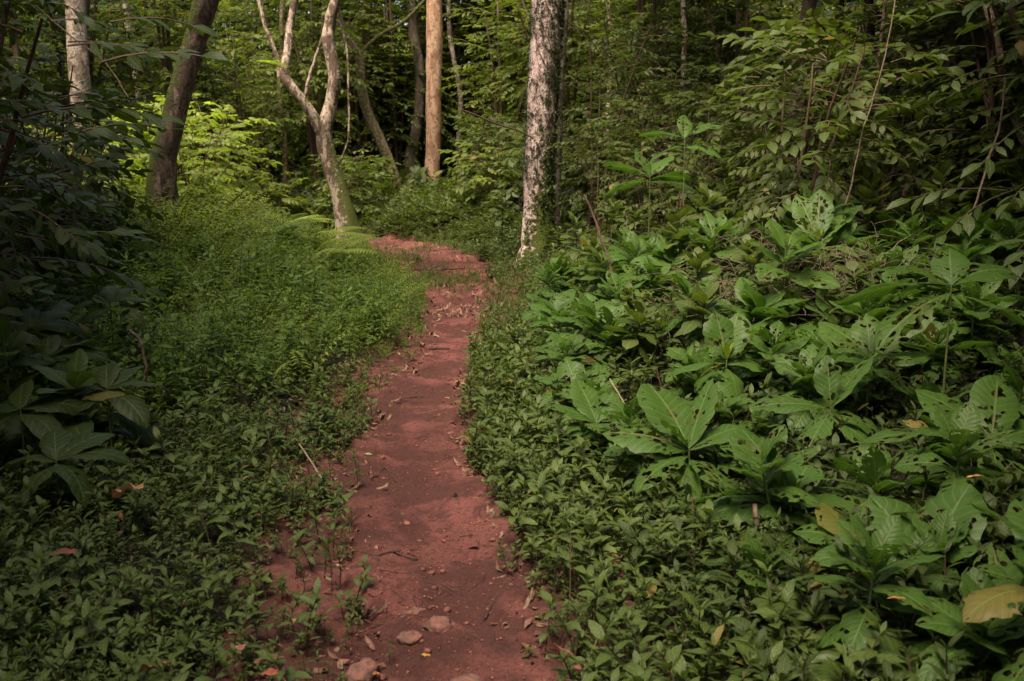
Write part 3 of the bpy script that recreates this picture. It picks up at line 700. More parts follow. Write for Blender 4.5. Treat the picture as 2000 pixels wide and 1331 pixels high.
    # move the leaning tip back over its spot is not needed: the lean is centimetres
# round veined vine leaves, bottom
for px, py, Yd, az, lab, sd_ in ((1585, 1262, 2.75, 150, 'upper round heart-shaped veined leaf pair at the bottom of the bank', 31), (1560, 1316, 2.55, 165, 'lower round heart-shaped veined leaf pair at the bottom of the bank', 32), (1790, 1322, 2.45, 170, 'heart-shaped leaves with pale veins at the bottom edge near the right corner', 33)):
    top = at(px, py, Yd); gz = hz(top[0], top[1]); h = max(top[2] - gz, .1)
    broad_thing((top[0], top[1], gz), h, [(az, 25, .17, .165, .5, 1), (az - 110, 22, .15, .15, .7, .95), (az + 120, 15, .14, .13, .8, .9)], lab, seed=sd_, mat='broad2', a=.45, b=.6, name='heart_leaved_plant')

# the many others: a few templates, copied
def template(name, h, nl, L, seed, mat, hi, label, group, cat='plant', extra=None):
    rg = np.random.default_rng(seed); st, gl = broad_geo(h, auto_leaves(rg, nl, L), rg.uniform(-.06, .06, 2), seed, hi=hi)
    e = tag(empty(name, (0, 0, -50)), label, cat, group); obj('stem', st, MT['stem'], e); obj('foliage', gl, MT[mat], e); return e
def place(ts, pts, smin, smax, labeler=None, zoff=-.02):
    used = set()
    for i, (x, y) in enumerate(pts):
        k = int(rng.integers(0, len(ts))); t = ts[k]
        if k in used: o = copy_tree(t)
        else: o = t; used.add(k)
        o.location = (x, y, hz(x, y) + zoff); o.rotation_euler = (rng.uniform(-.12, .12), rng.uniform(-.12, .12), rng.uniform(0, 6.3))
        s = rng.uniform(smin, smax); o.scale = (s, s, s * rng.uniform(.85, 1.15))
        if labeler: o['label'] = labeler(x, y)
    for k, t in enumerate(ts):
        if k not in used:
            for ch in list(t.children): bpy.data.objects.remove(ch)
            bpy.data.objects.remove(t)
def spread(n, x0, x1, y0, y1, ok, mind, tries=60000):
    pts = []
    for _ in range(tries):
        if len(pts) >= n: break
        x, y = rng.uniform(x0, x1), rng.uniform(y0, y1)
        if abs(x) > (y + 1.2) * .72 + .5 or not ok(x, y): continue
        md = mind(x, y) if callable(mind) else mind
        if all((x - a) ** 2 + (y - b) ** 2 > md * md for a, b in pts): pts.append((x, y))
    return pts
LB = 'leafy broad-leaved plant among its look-alikes crowding the right bank'
tb = [template('broad_leaved_plant', .20 + .055 * k, 9 + k % 3, .25 + .025 * (k % 3), 400 + k, 'broad', True, LB, BANK) for k in range(5)]
pts = spread(230, .3, 7, 2.2, 9, lambda x, y: dR(x, y) > np.interp(y, [2, 3, 5, 8], [.85, .7, .55, .5]), lambda x, y: .23)
pts.sort(key=lambda p: p[1])
place(tb, pts[:80], .6, 1.1)
tb2 = [copy_tree(t) for t in tb]
place(tb2, pts[80:], .8, 1.35)
LM = 'small bright understorey plant among its look-alikes beside the pinkish-white trunk'
tm = [template('leafy_seedling', .30 + .07 * k, 12, .17, 430 + k, 'understorey', False, LM, 'small plants of the mid bank') for k in range(5)]
pts = spread(290, -.2, 9, 5.5, 16, lambda x, y: dR(x, y) > .75, .27)
pts.sort(key=lambda p: dR(p[0], p[1]))
place(tm, pts[:110], .7, 1.3)
tm2 = [copy_tree(t) for t in tm]
place(tm2, pts[110:], 1.1, 1.9)

# ------------------------------------------------------------------ sprays, shrubs, crowns
def spray(seed, L=.5, nl=12, lf=.11, W=.38, flat=True, droop=.5, n=3):
    rg = np.random.default_rng(seed); t = np.linspace(0, 1, 6)
    P = np.stack([.05 * L * np.sin(t * 4 + seed), L * t * (1 - .15 * t), -droop * L * .5 * t ** 2], -1)
    gs = [tube(P, np.linspace(.006, .002, 6) * L * 2, 3, mat=1)]
    for k in range(nl):
        f = .15 + .85 * (k + 1) / nl; p = np.array([np.interp(f, t, P[:, i]) for i in range(3)])
        az = math.pi / 2 + (1 if k % 2 else -1) * rg.uniform(.6, 1.2) * (1 if f < .95 else .1)
        gs.append(scat(leaf(1, W * rg.uniform(.85, 1.15), n, 3, .8, .9, rg.uniform(.4, 1.2), .3), p, az, rg.uniform(-.35, .2), rg.uniform(-.5, .5), lf * rg.uniform(.7, 1.2), rg.random()))
    return merge(gs)
def shrub_geo(seed, h=2.2, r=.8, nst=4, nsp=90, lf=.11, L=.45, W=.38, low=.15):
    rg = np.random.default_rng(seed); st = []; T = []; AZ = []; EL = []
    sprs = [spray(seed * 10 + k, L, 11, lf, W) for k in range(4)]
    for k in range(nst):
        a = rg.uniform(0, 6.3); rr = r * rg.uniform(.2, .8); hh = h * rg.uniform(.6, 1)
        t = np.linspace(0, 1, 8); P = np.stack([np.cos(a) * rr * t ** 1.4, np.sin(a) * rr * t ** 1.4, hh * t], -1)
        P[:, :2] += .05 * np.stack([fbm(t * 3, t * 0 + k, 0, seed), fbm(t * 3, t * 0 + k + 5, 0, seed)], -1)
        st.append(tube(P, np.linspace(.022, .006, 8) * (h / 2.2), 5, .15, 5, seed))
        m = nsp // nst
        f = low + (1 - low) * rg.random(m) ** .8
        pp = np.stack([np.interp(f, t, P[:, i]) for i in range(3)], -1); T.append(pp); AZ.append(rg.uniform(0, 6.3, m)); EL.append(-.1 + .9 * (f - .4) + rg.uniform(-.3, .3, m))
    T, AZ, EL = np.concatenate(T), np.concatenate(AZ), np.concatenate(EL)
    # push each spray outwards on a short bough
    off = rg.uniform(0, .45, len(T)) * r; T = T + np.stack([np.cos(AZ) * off, np.sin(AZ) * off, off * .15], -1)
    gs = []
    for k in range(4):
        m = np.arange(len(T)) % 4 == k
        gs.append(scat(sprs[k], T[m], AZ[m], EL[m], rg.uniform(-.4, .4, m.sum()), rg.uniform(.7, 1.3, m.sum()), rg.random(m.sum())))
    g = merge(gs); tw = g.M == 1
    return merge(st), g
def shrub_template(name, seed, label, group, mat, cat='shrub', **kw):
    st, g = shrub_geo(seed, **kw); e = tag(empty(name, (0, 0, 0)), label, cat, group)
    obj('stem', st, MT['darktwig' if mat == 'dark' else 'redstem'], e); obj('foliage', g, [MT[mat], MT['redstem']], e); return e
# saplings on the right bank, taller away from the path
ts = [shrub_template('leafy_sapling', 500 + k, 'leafy sapling among its look-alikes rising on the right bank behind the broad-leaved plants', 'saplings on the right bank', 'understorey', h=1.5 + .35 * k, r=.6 + .1 * k, nst=3, nsp=100, lf=.085 + .012 * (k % 2), L=.42, W=.42) for k in range(4)]
pts = spread(105, 1.0, 11, 7.2, 18, lambda x, y: dR(x, y) > np.interp(y, [6, 9, 14, 18], [2.2, 1.6, 1.3, 1.3]), .58)
pts.sort(key=lambda p: dR(p[0], p[1]))
place(ts, pts[:48], .7, 1.3)
ts = [shrub_template('leafy_sapling', 510 + k, 'large-leaved dark sapling among its look-alikes deep in the shade of the right bank', 'dark saplings deep in the right bank', 'dark', h=1.9 + .4 * k, r=.75, nst=4, nsp=100, lf=.13 + .04 * k, L=.48, W=.42) for k in range(3)]  # darker leaf colour than the outer saplings, painted in as shade
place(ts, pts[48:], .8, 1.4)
# dark shrubs at the left edge and far right edge
ts = [shrub_template('dark_shrub', 520 + k, 'dark shrub among its look-alikes shading the left edge', 'dark shrubs along the left edge', 'dark', h=1.9 + .4 * k, r=.9, nst=5, nsp=90, lf=.12, L=.5, W=.36, low=.1) for k in range(3)]
pts = spread(30, -9, -2.0, 4.5, 13, lambda x, y: x < np.interp(y, [4, 6, 9, 13], [-2.5, -2.9, -3.9, -6.0]), .75)
place(ts, pts, .75, 1.25)
ts = [shrub_template('dark_shrub', 540 + k, 'dark shrub among its look-alikes in the thicket at the upper right', 'dark shrubs of the right thicket', 'dark', h=2.6 + .5 * k, r=1.0, nst=5, nsp=120, lf=.13, L=.5, W=.34, low=.12) for k in range(3)]
pts = spread(60, 2.6, 15, 5.8, 19, lambda x, y: x > np.interp(y, [5, 7, 10, 19], [3.3, 3.6, 4.6, 7.5]), .85)
place(ts, pts, .8, 1.35)
# forest-edge bushes all round the far side
def bush_labels(x, y): return 'dense bush among its look-alikes in the forest edge beyond the path'
ts = [shrub_template('forest_bush', 560 + k, '', 'bushes of the forest edge', ['wood', 'wood', 'understorey', 'crown'][k], cat='bush', h=4.4 + .9 * k, r=1.6, nst=8, nsp=400, lf=.15, L=.6, W=.40, low=.05) for k in range(4)]
def okb(x, y):
    if y < 26: return (x > 3.0 and y > 17) or (x < -8.5 and y > 16 and y > 20 + (x + 8.5) * .8)
    return True
pts = spread(190, -24, 24, 12, 34, okb, 1.35)
pts.sort(key=lambda p: p[1])
place(ts, pts[:95], .7, 1.15, bush_labels)
ts = [shrub_template('forest_bush', 570 + k, '', 'bushes of the forest edge', 'wood', cat='bush', h=6.5 + k, r=2.0, nst=8, nsp=520, lf=.17, L=.7, W=.42, low=.08) for k in range(2)]
place(ts, pts[95:], .9, 1.3, bush_labels)
# fresh yellow-green bushes in the left clearing
ts = [shrub_template('sunlit_bush', 580 + k, 'yellow-green bush among its look-alikes standing in the light of the left clearing', 'sunlit bushes in the clearing', 'young', cat='bush', h=1.7 + .5 * k, r=.8, nst=5, nsp=110, lf=.12, L=.42, W=.46, low=.1) for k in range(2)]
pts = [(-4.3, 13.8), (-4.9, 15.2), (-5.9, 14.2), (-6.4, 16.6), (-5.3, 17.6), (-7.6, 19.0), (-9.0, 21), (-10.8, 23), (-7.0, 22.5), (-8.6, 25), (-12, 26), (-8.2, 16.6), (-9.6, 18.4), (-7.2, 15.4), (-10.6, 17.4)]
place(ts, pts, .8, 1.4)

ts = [shrub_template('understorey_tree', 590 + k, 'slim leafy understorey tree among its look-alikes filling the gaps between the far trunks', 'understorey trees between the far trunks', 'wood', cat='tree', h=5.2 + .8 * k, r=1.5, nst=4, nsp=300, lf=.13, L=.55, W=.42, low=.34) for k in range(3)]
pts = [(-4.2, 21.8), (-5.4, 20.5), (-.3, 24.5), (1.2, 22), (2.6, 19.5), (-6.6, 20), (-8.8, 18.5), (.2, 26.5), (-3.9, 26.5), (-6, 24.5), (3.4, 22.5), (4.6, 19), (-10.5, 20), (-2.2, 27), (2.2, 25.5), (-8, 22), (4.2, 25)]
place(ts, pts, .85, 1.15)
ts = [shrub_template('bend_bush', 600 + k, 'knee to chest high leafy bush among its look-alikes just beyond the bend of the path', 'bushes just beyond the bend', ['wood', 'understorey'][k], cat='bush', h=1.0 + .45 * k, r=.65, nst=5, nsp=90, lf=.11, L=.36, W=.44, low=.05) for k in range(2)]
pts = [(-3.3, 19.3), (-.35, 18.4), (.1, 17.3), (-.3, 19.6), (.9, 16.2), (1.0, 18.4), (-.4, 21), (-3.2, 20.8), (.4, 21.2), (1.7, 17.4), (-3.6, 22.4), (1.3, 15.0), (2.0, 19.6), (-.7, 22.6), (-4.6, 19.6)]
place(ts, pts, .8, 1.35)
# ------------------------------------------------------------------ trees
def crown_geo(seed, r=3.2, hz_=2.0, n=340, lf=.25, L=.95):
    rg = np.random.default_rng(seed); sprs = [spray(seed * 7 + k, L, 13, lf, .42, droop=.7, n=2) for k in range(4)]
    # clumps
    nc = 14; C = rg.normal(0, 1, (nc, 3)); C /= np.linalg.norm(C, axis=1)[:, None]; C *= (rg.random((nc, 1)) ** .4) * np.array([r * .75, r * .75, hz_ * .8])
    k = rg.integers(0, nc, n); d = rg.normal(0, 1, (n, 3)); d /= np.linalg.norm(d, axis=1)[:, None]
    T = C[k] + d * rg.random((n, 1)) ** .5 * np.array([1.1, 1.1, .7]) * r / 3.2
    az = np.arctan2(d[:, 1], d[:, 0]) + rg.uniform(-.6, .6, n); el = np.clip(d[:, 2] * .9, -.6, 1.0)
    gs = []
    for q in range(4):
        m = np.arange(n) % 4 == q; gs.append(scat(sprs[q], T[m], az[m], el[m], rg.uniform(-.4, .4, m.sum()), rg.uniform(.7, 1.3, m.sum()), rg.random(m.sum())))
    return merge(gs), C
CR = []
for k in range(3):
    g, C = crown_geo(700 + k); CR.append((mesh_of('crown', g, [MT['crown'], MT['b_shade']]), C))
def flare(amt=.6, n=5, ph=0.0, hh=.5):
    return lambda s, a: 1 + amt * np.exp(-s / hh) * (1 + .35 * np.sin(a * n + ph))
def trunk_geo(pts, rad, n=70, k=28, noise=.10, nf=3.0, seed=0, fl=None, wob=.02):
    P = smooth_path(pts, n, wob, seed, 1.5); rr = np.interp(np.linspace(0, len(rad) - 1, n), np.arange(len(rad)), rad)
    return tube(P, rr, k, noise, nf, seed, fl)
def limbs(base, C, off, seed, r0=.06):
    gs = []
    for i, c in enumerate(C[:9]):
        e = np.asarray(off) + c; m_ = (np.asarray(base) * .55 + e * .45) + np.array([0, 0, .4])
        gs.append(tube(smooth_path([base, m_, e], 12, .1, seed + i), np.linspace(r0, r0 * .25, 12), 6, .15, 4, seed))
    return merge(gs)
def make_tree(name, label, pts, rad, mat, group=None, crown=True, seed=0, fl=None, extra=(), crown_at=None, cs=1.0, ck=None, noise=.1, k=28, n=70, cat='tree'):
    """pts are world points of the trunk's centre line; the Empty stands at its foot"""
    b = np.asarray(pts[0], float); e = tag(empty(name, b), label, cat, group)
    g = trunk_geo([np.asarray(p) - b for p in pts], rad, n, k, noise, 3.0, seed, fl)
    obj('trunk', g, MT[mat], e)
    for nm, p2, r2 in extra:
        obj(nm, trunk_geo([np.asarray(p) - b for p in p2], r2, 40, 16, noise, 4.0, seed + 3), MT[mat], e)
    if crown:
        ck = seed % 3 if ck is None else ck
        top = np.asarray(pts[-1]) - b; ca = top + np.array([0, 0, 1.0]) if crown_at is None else np.asarray(crown_at) - b
        me, C = CR[ck]; c = obj('crown', me, None, e); c.location = ca; c.scale = (cs,) * 3; c.rotation_euler = (0, 0, seed * 1.3)
        cz, sz = math.cos(seed * 1.3), math.sin(seed * 1.3); C2 = C * cs; C2 = np.stack([C2[:, 0] * cz - C2[:, 1] * sz, C2[:, 0] * sz + C2[:, 1] * cz, C2[:, 2]], -1)
        obj('limbs', limbs(top, C2, ca, seed, float(rad[-1]) * .6), MT[mat], e)
    return e
def foot(px, py, Y, sink=.06):
    p = at(px, py, Y); return np.array([p[0], p[1], hz(p[0], p[1]) - sink])
# forked tree beside the bend
Y3 = 16.3
f0 = foot(688, 486, Y3)
ftrunk = [f0, at(668, 400, Y3), at(648, 330, Y3), at(634, 268, Y3), at(648, 200, Y3), at(652, 140, Y3), at(640, 80, Y3), at(645, 40, Y3), at(662, -30, Y3), at(690, -260, Y3)]
make_tree('forked_tree', 'pale lichen-spotted tree forking low into three limbs beside the bend of the path', ftrunk, [.18, .145, .13, .135, .10, .10, .10, .088, .08, .06], 'b_pale', seed=1,
          fl=flare(.85, 4, .5, .28), extra=[
    ('limb', [at(636, 280, Y3), at(610, 225, Y3 - .1), at(578, 180, Y3 - .2), at(556, 148, Y3 - .2), at(562, 90, Y3 - .1), at(566, 50, Y3), at(576, 0, Y3), at(590, -160, Y3)], [.10, .085, .075, .075, .065, .06, .055, .05]),
    ('limb', [at(596, 186, Y3), at(604, 150, Y3), at(618, 110, Y3), at(632, 62, Y3)], [.03, .025, .022, .022]),
    ('branch', [at(545, 150, Y3), at(540, 110, Y3), at(520, 55, Y3), at(500, -20, Y3), at(480, -150, Y3)], [.035, .035, .03, .03, .02]),
    ('branch', [at(662, 320, Y3 + .1), at(680, 270, Y3 + .1), at(681, 180, Y3 + .1), at(676, 90, Y3 + .1), at(660, 40, Y3)], [.018, .018, .018, .018, .015]),
    ], crown_at=at(640, -330, Y3) + np.array([1.6, 1.5, 2.0]), cs=.5)
# pinkish white trunk
Y7 = 13.4
t7 = [foot(1052, 560, Y7, .1), at(1053, 480, Y7), at(1052, 400, Y7), at(1053, 320, Y7), at(1057, 240, Y7), at(1061, 150, Y7), at(1066, 60, Y7), at(1070, -20, Y7), at(1080, -300, Y7)]
make_tree('pale_tree', 'thick pinkish-white mottled trunk standing right of the path with a mossy foot', t7, [.23, .195, .19, .195, .19, .195, .198, .2, .17], 'b_ivy', seed=2, fl=flare(.55, 5, 0, .35), crown_at=at(1080, -480, Y7) + np.array([1.5, 1, 1]), cs=.8, noise=.06, k=36, n=110)
# ivy on it
def creeper(P, rad, n, side, seed, lf=(.018, .034)):
    rg = np.random.default_rng(seed); Q = smooth_path(P, 200); Rr = np.interp(np.linspace(0, 1, 200), np.linspace(0, 1, len(rad)), rad); gs = []
    i = rg.integers(5, 175, n); a = rg.uniform(0, 6.28, n)
    z = Q[i, 2]
    dens = .30 + .55 * np.clip(np.cos(a - side), 0, 1) + .5 * fbm(np.cos(a) * 2 + 1, np.sin(a) * 2, z * 2.2, seed, 3) 
    keep = rg.random(n) < dens; i, a = i[keep], a[keep]
    # gather into little clusters strung on diagonals
    p = Q[i] + np.stack([np.cos(a), np.sin(a), 0 * a], -1) * (Rr[i] * 1.04)[:, None]
    T, AZ, EL = [], [], []
    for q in range(6):
        T.append(p + rg.normal(0, .014, p.shape)); AZ.append(a + rg.uniform(-1.4, 1.4, len(a))); EL.append(rg.uniform(-1.2, .8, len(a)))
    T, AZ, EL = map(np.concatenate, (T, AZ, EL))
    gs.append(scat(leaf(1, .6, 3, 3, .5, .7, .5, .3), T, AZ, EL, rg.uniform(-.6, .6, len(AZ)), rg.uniform(*lf, len(AZ)), rg.random(len(AZ))))
    stems = []
    for q in range(7):
        t = np.linspace(0, 1, 60); ii = (t * 170 + 2).astype(int); aa = side + rg.uniform(-1.8, 1.8) + 2.0 * fbm(t * 3, t * 0 + q, 0, seed, 2) 
        stems.append(tube(Q[ii] + np.stack([np.cos(aa), np.sin(aa), 0 * aa], -1) * (Rr[ii] * 1.02)[:, None], .006, 4))
    return merge(gs), merge(stems)
r7 = [.25, .2, .19, .195, .19, .195, .198, .2, .17]
g, s = creeper(t7, r7, 4600, -.5, 5)
e = tag(empty('climbing_vine', t7[0]), 'small dark-leaved creeper climbing the pinkish-white trunk', 'vine'); 
g.V -= np.float32(t7[0]); s.V -= np.float32(t7[0]); obj('foliage', g, MT['ivy'], e); obj('stem', s, MT['twig'], e)
# thin pale stem beside it
make_tree('slender_tree', 'very thin pale straight stem standing close behind the pinkish-white trunk', [foot(1090, 480, 13.9), at(1089, 400, 13.9), at(1094, 300, 13.9), at(1097, 200, 13.9), at(1101, 100, 13.9), at(1106, 0, 13.9), at(1115, -250, 13.9)], [.045, .035, .033, .033, .032, .032, .02], 'b_birch', seed=3, cs=.4, k=12, crown_at=at(1115, -280, 13.9) + np.array([0, 0, .6]))
# leaning rough trunk on the left
Y2 = 12.6
make_tree('leaning_tree', 'rough dark trunk with moss leaning to the right above the left clearing', [foot(320, 470, Y2), at(316, 380, Y2), at(322, 300, Y2), at(342, 215, Y2), at(362, 140, Y2), at(384, 70, Y2), at(404, 0, Y2), at(470, -220, Y2)], [.19, .165, .150, .14, .135, .135, .15, .11], 'b_dark', seed=4, fl=flare(.6, 5, 1, .45), crown_at=at(470, -300, Y2) + np.array([.5, -1.0, 1.9]), cs=.55, noise=.16, k=32)
# pale blotched trunk at upper left
Y1 = 17.5
make_tree('blotched_tree', 'straight pale blotched trunk rising behind the bushes at the upper left', [foot(165, 440, Y1), at(163, 330, Y1), at(160, 220, Y1), at(156, 150, Y1), at(150, 60, Y1), at(147, -20, Y1), at(140, -300, Y1)], [.21, .18, .175, .17, .165, .165, .13], 'b_birch', seed=5, fl=flare(.3), crown_at=at(140, -380, Y1) + np.array([-2, 0, 1]), cs=.5)
# orange trunk
Y6 = 25.0
make_tree('orange_barked_tree', 'straight tree with orange-brown bark at the far end of the path', [foot(845, 425, Y6), at(845, 380, Y6), at(846, 300, Y6), at(848, 220, Y6), at(848, 140, Y6), at(850, 60, Y6), at(849, -10, Y6), at(850, -200, Y6)], [.22, .19, .18, .19, .19, .2, .19, .15], 'b_orange', seed=6, fl=flare(.25), noise=.12, crown_at=at(850, -330, Y6) + np.array([.8, 1.5, .6]), cs=.7)
# mossy leaning thin trunk and the dark one behind
Y4 = 23.0
make_tree('mossy_tree', 'slim mossy trunk leaning left between the forked tree and the orange-barked one', [foot(787, 440, Y4), at(778, 380, Y4), at(765, 330, Y4), at(742, 275, Y4), at(722, 230, Y4), at(706, 170, Y4), at(700, 110, Y4), at(668, 60, Y4), at(640, -60, Y4)], [.17, .13, .12, .115, .12, .11, .1, .09, .07], 'b_mossy', seed=7, fl=flare(.4, 4, 0, .3), crown_at=at(640, -160, Y4) + np.array([-1.2, 1, .8]), cs=.45,
          extra=[('branch', [at(700, 110, Y4), at(740, 70, Y4), at(790, 40, Y4), at(840, -10, Y4)], [.05, .04, .035, .03])])
make_tree('dark_tree', 'dark heavy trunk in shade just behind the slim mossy one', [foot(796, 432, 26.5), at(797, 380, 26.5), at(803, 310, 26.5), at(816, 240, 26.5), at(820, 150, 26.5), at(808, 60, 26.5), at(800, -40, 26.5)], [.30, .22, .17, .14, .13, .12, .10], 'b_shade', seed=8, fl=flare(.3), crown_at=at(810, -140, 26.5) + np.array([0, 2, .8]), cs=.9)
# thin trees in the background that can be told apart
thin = [(552, 380, 548, -20, 21, .05, 'thin straight stem in the dark gap left of the forked tree', 'b_mossy', 9),
        (945, 415, 930, 330, 24, .05, 'thin pale stem right of the orange-barked tree', 'b_birch', 10),
        (1193, 330, 1192, -20, 24, .06, 'pinkish thin trunk showing above the leaves at the top right of centre', 'b_pale', 11),
        (905, 400, 880, -20, 27, .07, 'slim crooked stem just right of the orange-barked tree', 'b_birch', 12),
        (515, 380, 520, -20, 26, .09, 'grey stem in the shade between the leaning and the forked tree', 'b_shade', 13),
        (1345, 380, 1330, -20, 17, .05, 'thin brown stem behind the saplings of the right bank', 'b_pale', 14),
        (1640, 400, 1650, -20, 12, .06, 'dark stem leftmost in the right thicket', 'b_shade', 15),
        (1730, 420, 1700, -20, 13, .07, 'dark stem second in the right thicket', 'b_shade', 16),
        (1830, 400, 1870, -20, 11, .08, 'dark trunk in the right thicket left of the reddish stem', 'b_shade', 17),
        (730, 400, 745, -20, 30, .12, 'grey trunk far behind the slim mossy tree', 'b_shade', 18),
        (270, 400, 250, -20, 24, .10, 'far grey trunk between the blotched and the leaning tree', 'b_birch', 19),
        (1000, 420, 985, -20, 29, .12, 'far brown trunk left of the pinkish-white one', 'b_shade', 20)]
for bx, by, tx_, ty_, Yd, r_, lab, mt_, sd_ in thin:
    rg = np.random.default_rng(sd_); P = [foot(bx, by, Yd)]
    for f in (.25, .5, .75, 1.0): P.append(at(bx + (tx_ - bx) * f + rg.uniform(-8, 8), by + (ty_ - by) * f, Yd))
    P.append(P[-1] + np.array([rg.uniform(-.4, .4), 0, 2.0]))
    if sd_ == 10: P = P[:-1]
    make_tree('slender_tree', lab, P, [r_ * 1.3, r_, r_ * .95, r_ * .9, r_ * .85, r_ * .6], mt_, seed=sd_, cs=.55, k=12, n=40, crown=sd_ != 10)
# reddish leaning stem at upper right
make_tree('slender_tree', 'reddish crooked stem leaning across the dark upper right corner', [foot(2080, 560, 7.5), at(2010, 300, 7.5), at(1968, 180, 7.5), at(1945, 90, 7.5), at(1922, -10, 7.5), at(1890, -160, 7.5)], [.03, .03, .028, .03, .028, .02], 'b_pale', seed=21, cs=.35, k=12, n=40)
# surrounding forest: trees with crowns that shade the sides and the back
ts = []
for k in range(4):
    h = 6.5 + k * .7
    P = [np.array([0, 0, -.1]), np.array([.1, 0, 1.5]), np.array([.05 * k, .1, 3.2]), np.array([.2, -.1 * k, 5.0]), np.array([.1, .2, h])]
    ts.append(make_tree('forest_tree', 'forest tree among its look-alikes in the shade around the path', P, [.24, .18, .16, .14, .10], ['b_shade', 'b_mossy', 'b_birch', 'b_shade'][k], 'forest trees around the path', seed=30 + k, ck=k % 3, cs=1.05, k=16, n=30, fl=flare(.3)))
def okt(x, y):
    # leave the lens's view of the foreground free of trunks and keep the light well over path and clearing
    if y > -6 and y < 3 and abs(x) < 3.2: return False
    if y <= -6: return True
    if x > 0: return x > np.interp(y, [-8, 3, 8, 12, 17, 24], [2.2, 3.7, 4.4, 6.0, 8.5, 10])
    return x < np.interp(y, [-8, -4, 2, 5, 6.5, 8, 10, 14, 20, 25], [-2.6, -5.0, -5.8, -5.2, -7.0, -10.5, -12.5, -14.0, -15.0, -16.0])
pts = [(3.5, 1.2), (3.4, -1.8), (6.2, 2.0), (6.2, -1.2), (4.7, 4.0), (7.2, 5.0), (3.2, -4.8)]  # hand-placed trees out of view, added to keep light off the right bank
for _ in range(40000):
    if len(pts) >= 120: break
    x, y = rng.uniform(-20, 20), rng.uniform(-16, 24)
    if okt(x, y) and all((x - a) ** 2 + (y - b) ** 2 > 2.7 ** 2 for a, b in pts): pts.append((x, y))
used = set()
for i, (x, y) in enumerate(pts):
    k = i % 4; o = copy_tree(ts[k]) if k in used else ts[k]; used.add(k)
    o.location = (x, y, hz(x, y)); o.rotation_euler = (0, 0, rng.uniform(0, 6.3)); s = rng.uniform(.8, 1.25); o.scale = (s, s, s * rng.uniform(.85, 1.1))

# low growth over the floor of the forest beyond the bend
und = []
for k in range(5):
    g = merge([scat(spray(900 + k * 5 + j, .4, 10, .085, .42, droop=.8), [[0, 0, 0]], rng.uniform(0, 6.3), rng.uniform(.3, 1.2), 0, rng.uniform(.7, 1.2), rng.random()) for j in range(9)]); und.append(g)
def p_und(x, y):
    D_ = np.maximum(dR(x, y), dL(x, y)); return (D_ > .25) * sstep(15, 18, y) * (.65 + .7 * fbm(x * .6, y * .6, 0, 99, 3)) * np.where(x > 0, 1, sstep(17, 20, y + 2.5 * (x > -3.8)))
x, y = rej(9000, -16, 12, 14, 31, p_und); gu = field(und, x, y, rng.uniform(.6, 1.5, len(x)) * (1 + .9 * sstep(20, 24, y)) * (.45 + .55 * sstep(.2, 1.5, np.maximum(dR(x, y), dL(x, y)))), tilt=.2)
x, y = rng.uniform(-5, .2, 2200), rng.uniform(16.3, 22, 2200); D_ = np.maximum(dR(x, y), dL(x, y)); kk = (D_ > .12) & (rng.random(2200) < sstep(.1, .6, D_)) & ~((x < -3.2) & (y < 17))
gu += field(und, x[kk], y[kk], rng.uniform(.35, .9, kk.sum()) * (.4 + .6 * sstep(.1, .8, D_[kk])), tilt=.2)
tag(obj('forest_undergrowth', merge(gu), [MT['understorey'], MT['redstem']]), 'low leafy undergrowth covering the forest floor beyond the bend', 'undergrowth', None, 'stuff')

# low-crowned trees added, mostly unseen, to shade the foreground sides and right thicket
P = [np.array([0, 0, -.1]), np.array([.05, 0, 1.2]), np.array([-.05, .1, 2.2]), np.array([.1, 0, 3.3])]
lt = make_tree('shade_tree', 'added low-crowned shade tree among its look-alikes, mostly out of view beside the path', P, [.09, .07, .06, .05], 'b_shade', 'added shade trees at the sides', seed=41, ck=1, cs=.62, k=12, n=24)
for i, (x, y, z_) in enumerate([(3.5, 2.2, 1.0), (4.3, 4.4, 1.02), (5.2, 6.6, 1.1), (5.6, 9.4, 1.2), (2.9, .2, 1.0), (7.0, 12.6, 1.25), (6.3, 5.2, 1.1), (7.6, 8.0, 1.2), (9.2, 10.8, 1.3), (-3.1, 1.2, 1.0), (-3.9, 3.2, 1.0), (-5.0, 5.0, 1.05), (-3.0, -1.2, 1.0), (6.0, 3.2, 1.1), (-5.8, 3.2, 1.1), (2.5, .5, 1.0), (2.9, 2.7, 1.0), (3.7, 8.7, 1.1), (3.0, 10.6, 1.15), (1.3, -3.3, 1.0), (3.6, -2.6, 1.1), (-.9, -5.0, 1.1), (3.6, 1.2, .95), (2.7, -2.0, 1.05), (-2.8, -3.6, 1.05), (5.0, -.6, 1.1), (-6.8, 6.0, 1.1)]):
    o = lt if i == 0 else copy_tree(lt)
    o.location = (x, y, hz(x, y)); o.rotation_euler = (0, 0, i * 1.9); o.scale = (z_, z_, z_ * 1.05)

# ------------------------------------------------------------------ lianas, ferns
def strand(name, label, P, r, mat='liana', group=None, cat='vine', wob=.03, seed=0):
    b = np.asarray(P[0], float); Q = smooth_path([np.asarray(p) - b for p in P], 60, wob, seed)
    o = obj(name, tube(Q, np.linspace(r, r * .7, 60), 7, .15, 6, seed), MT[mat]); o.location = b
    return tag(o, label, cat, group)
strand('liana', 'long thin curved liana hanging before the dark thicket at the right', [at(1650, 412, 6.6), at(1672, 300, 6.6), at(1700, 200, 6.6), at(1728, 100, 6.6), at(1755, -20, 6.6), at(1765, -260, 6.6)], .0055, 'twig')
strand('liana', 'brown bare stem slanting up through the leaves at the far right', [at(1890, 440, 6.2), at(1920, 340, 6.2), at(1948, 250, 6.2), at(1960, 150, 6.2)], .008, 'twig')
strand('liana', 'thin sloping strand crossing the upper left in front of the bushes', [at(20, -30, 8), at(120, 60, 8), at(200, 120, 8), at(250, 190, 8)], .007)
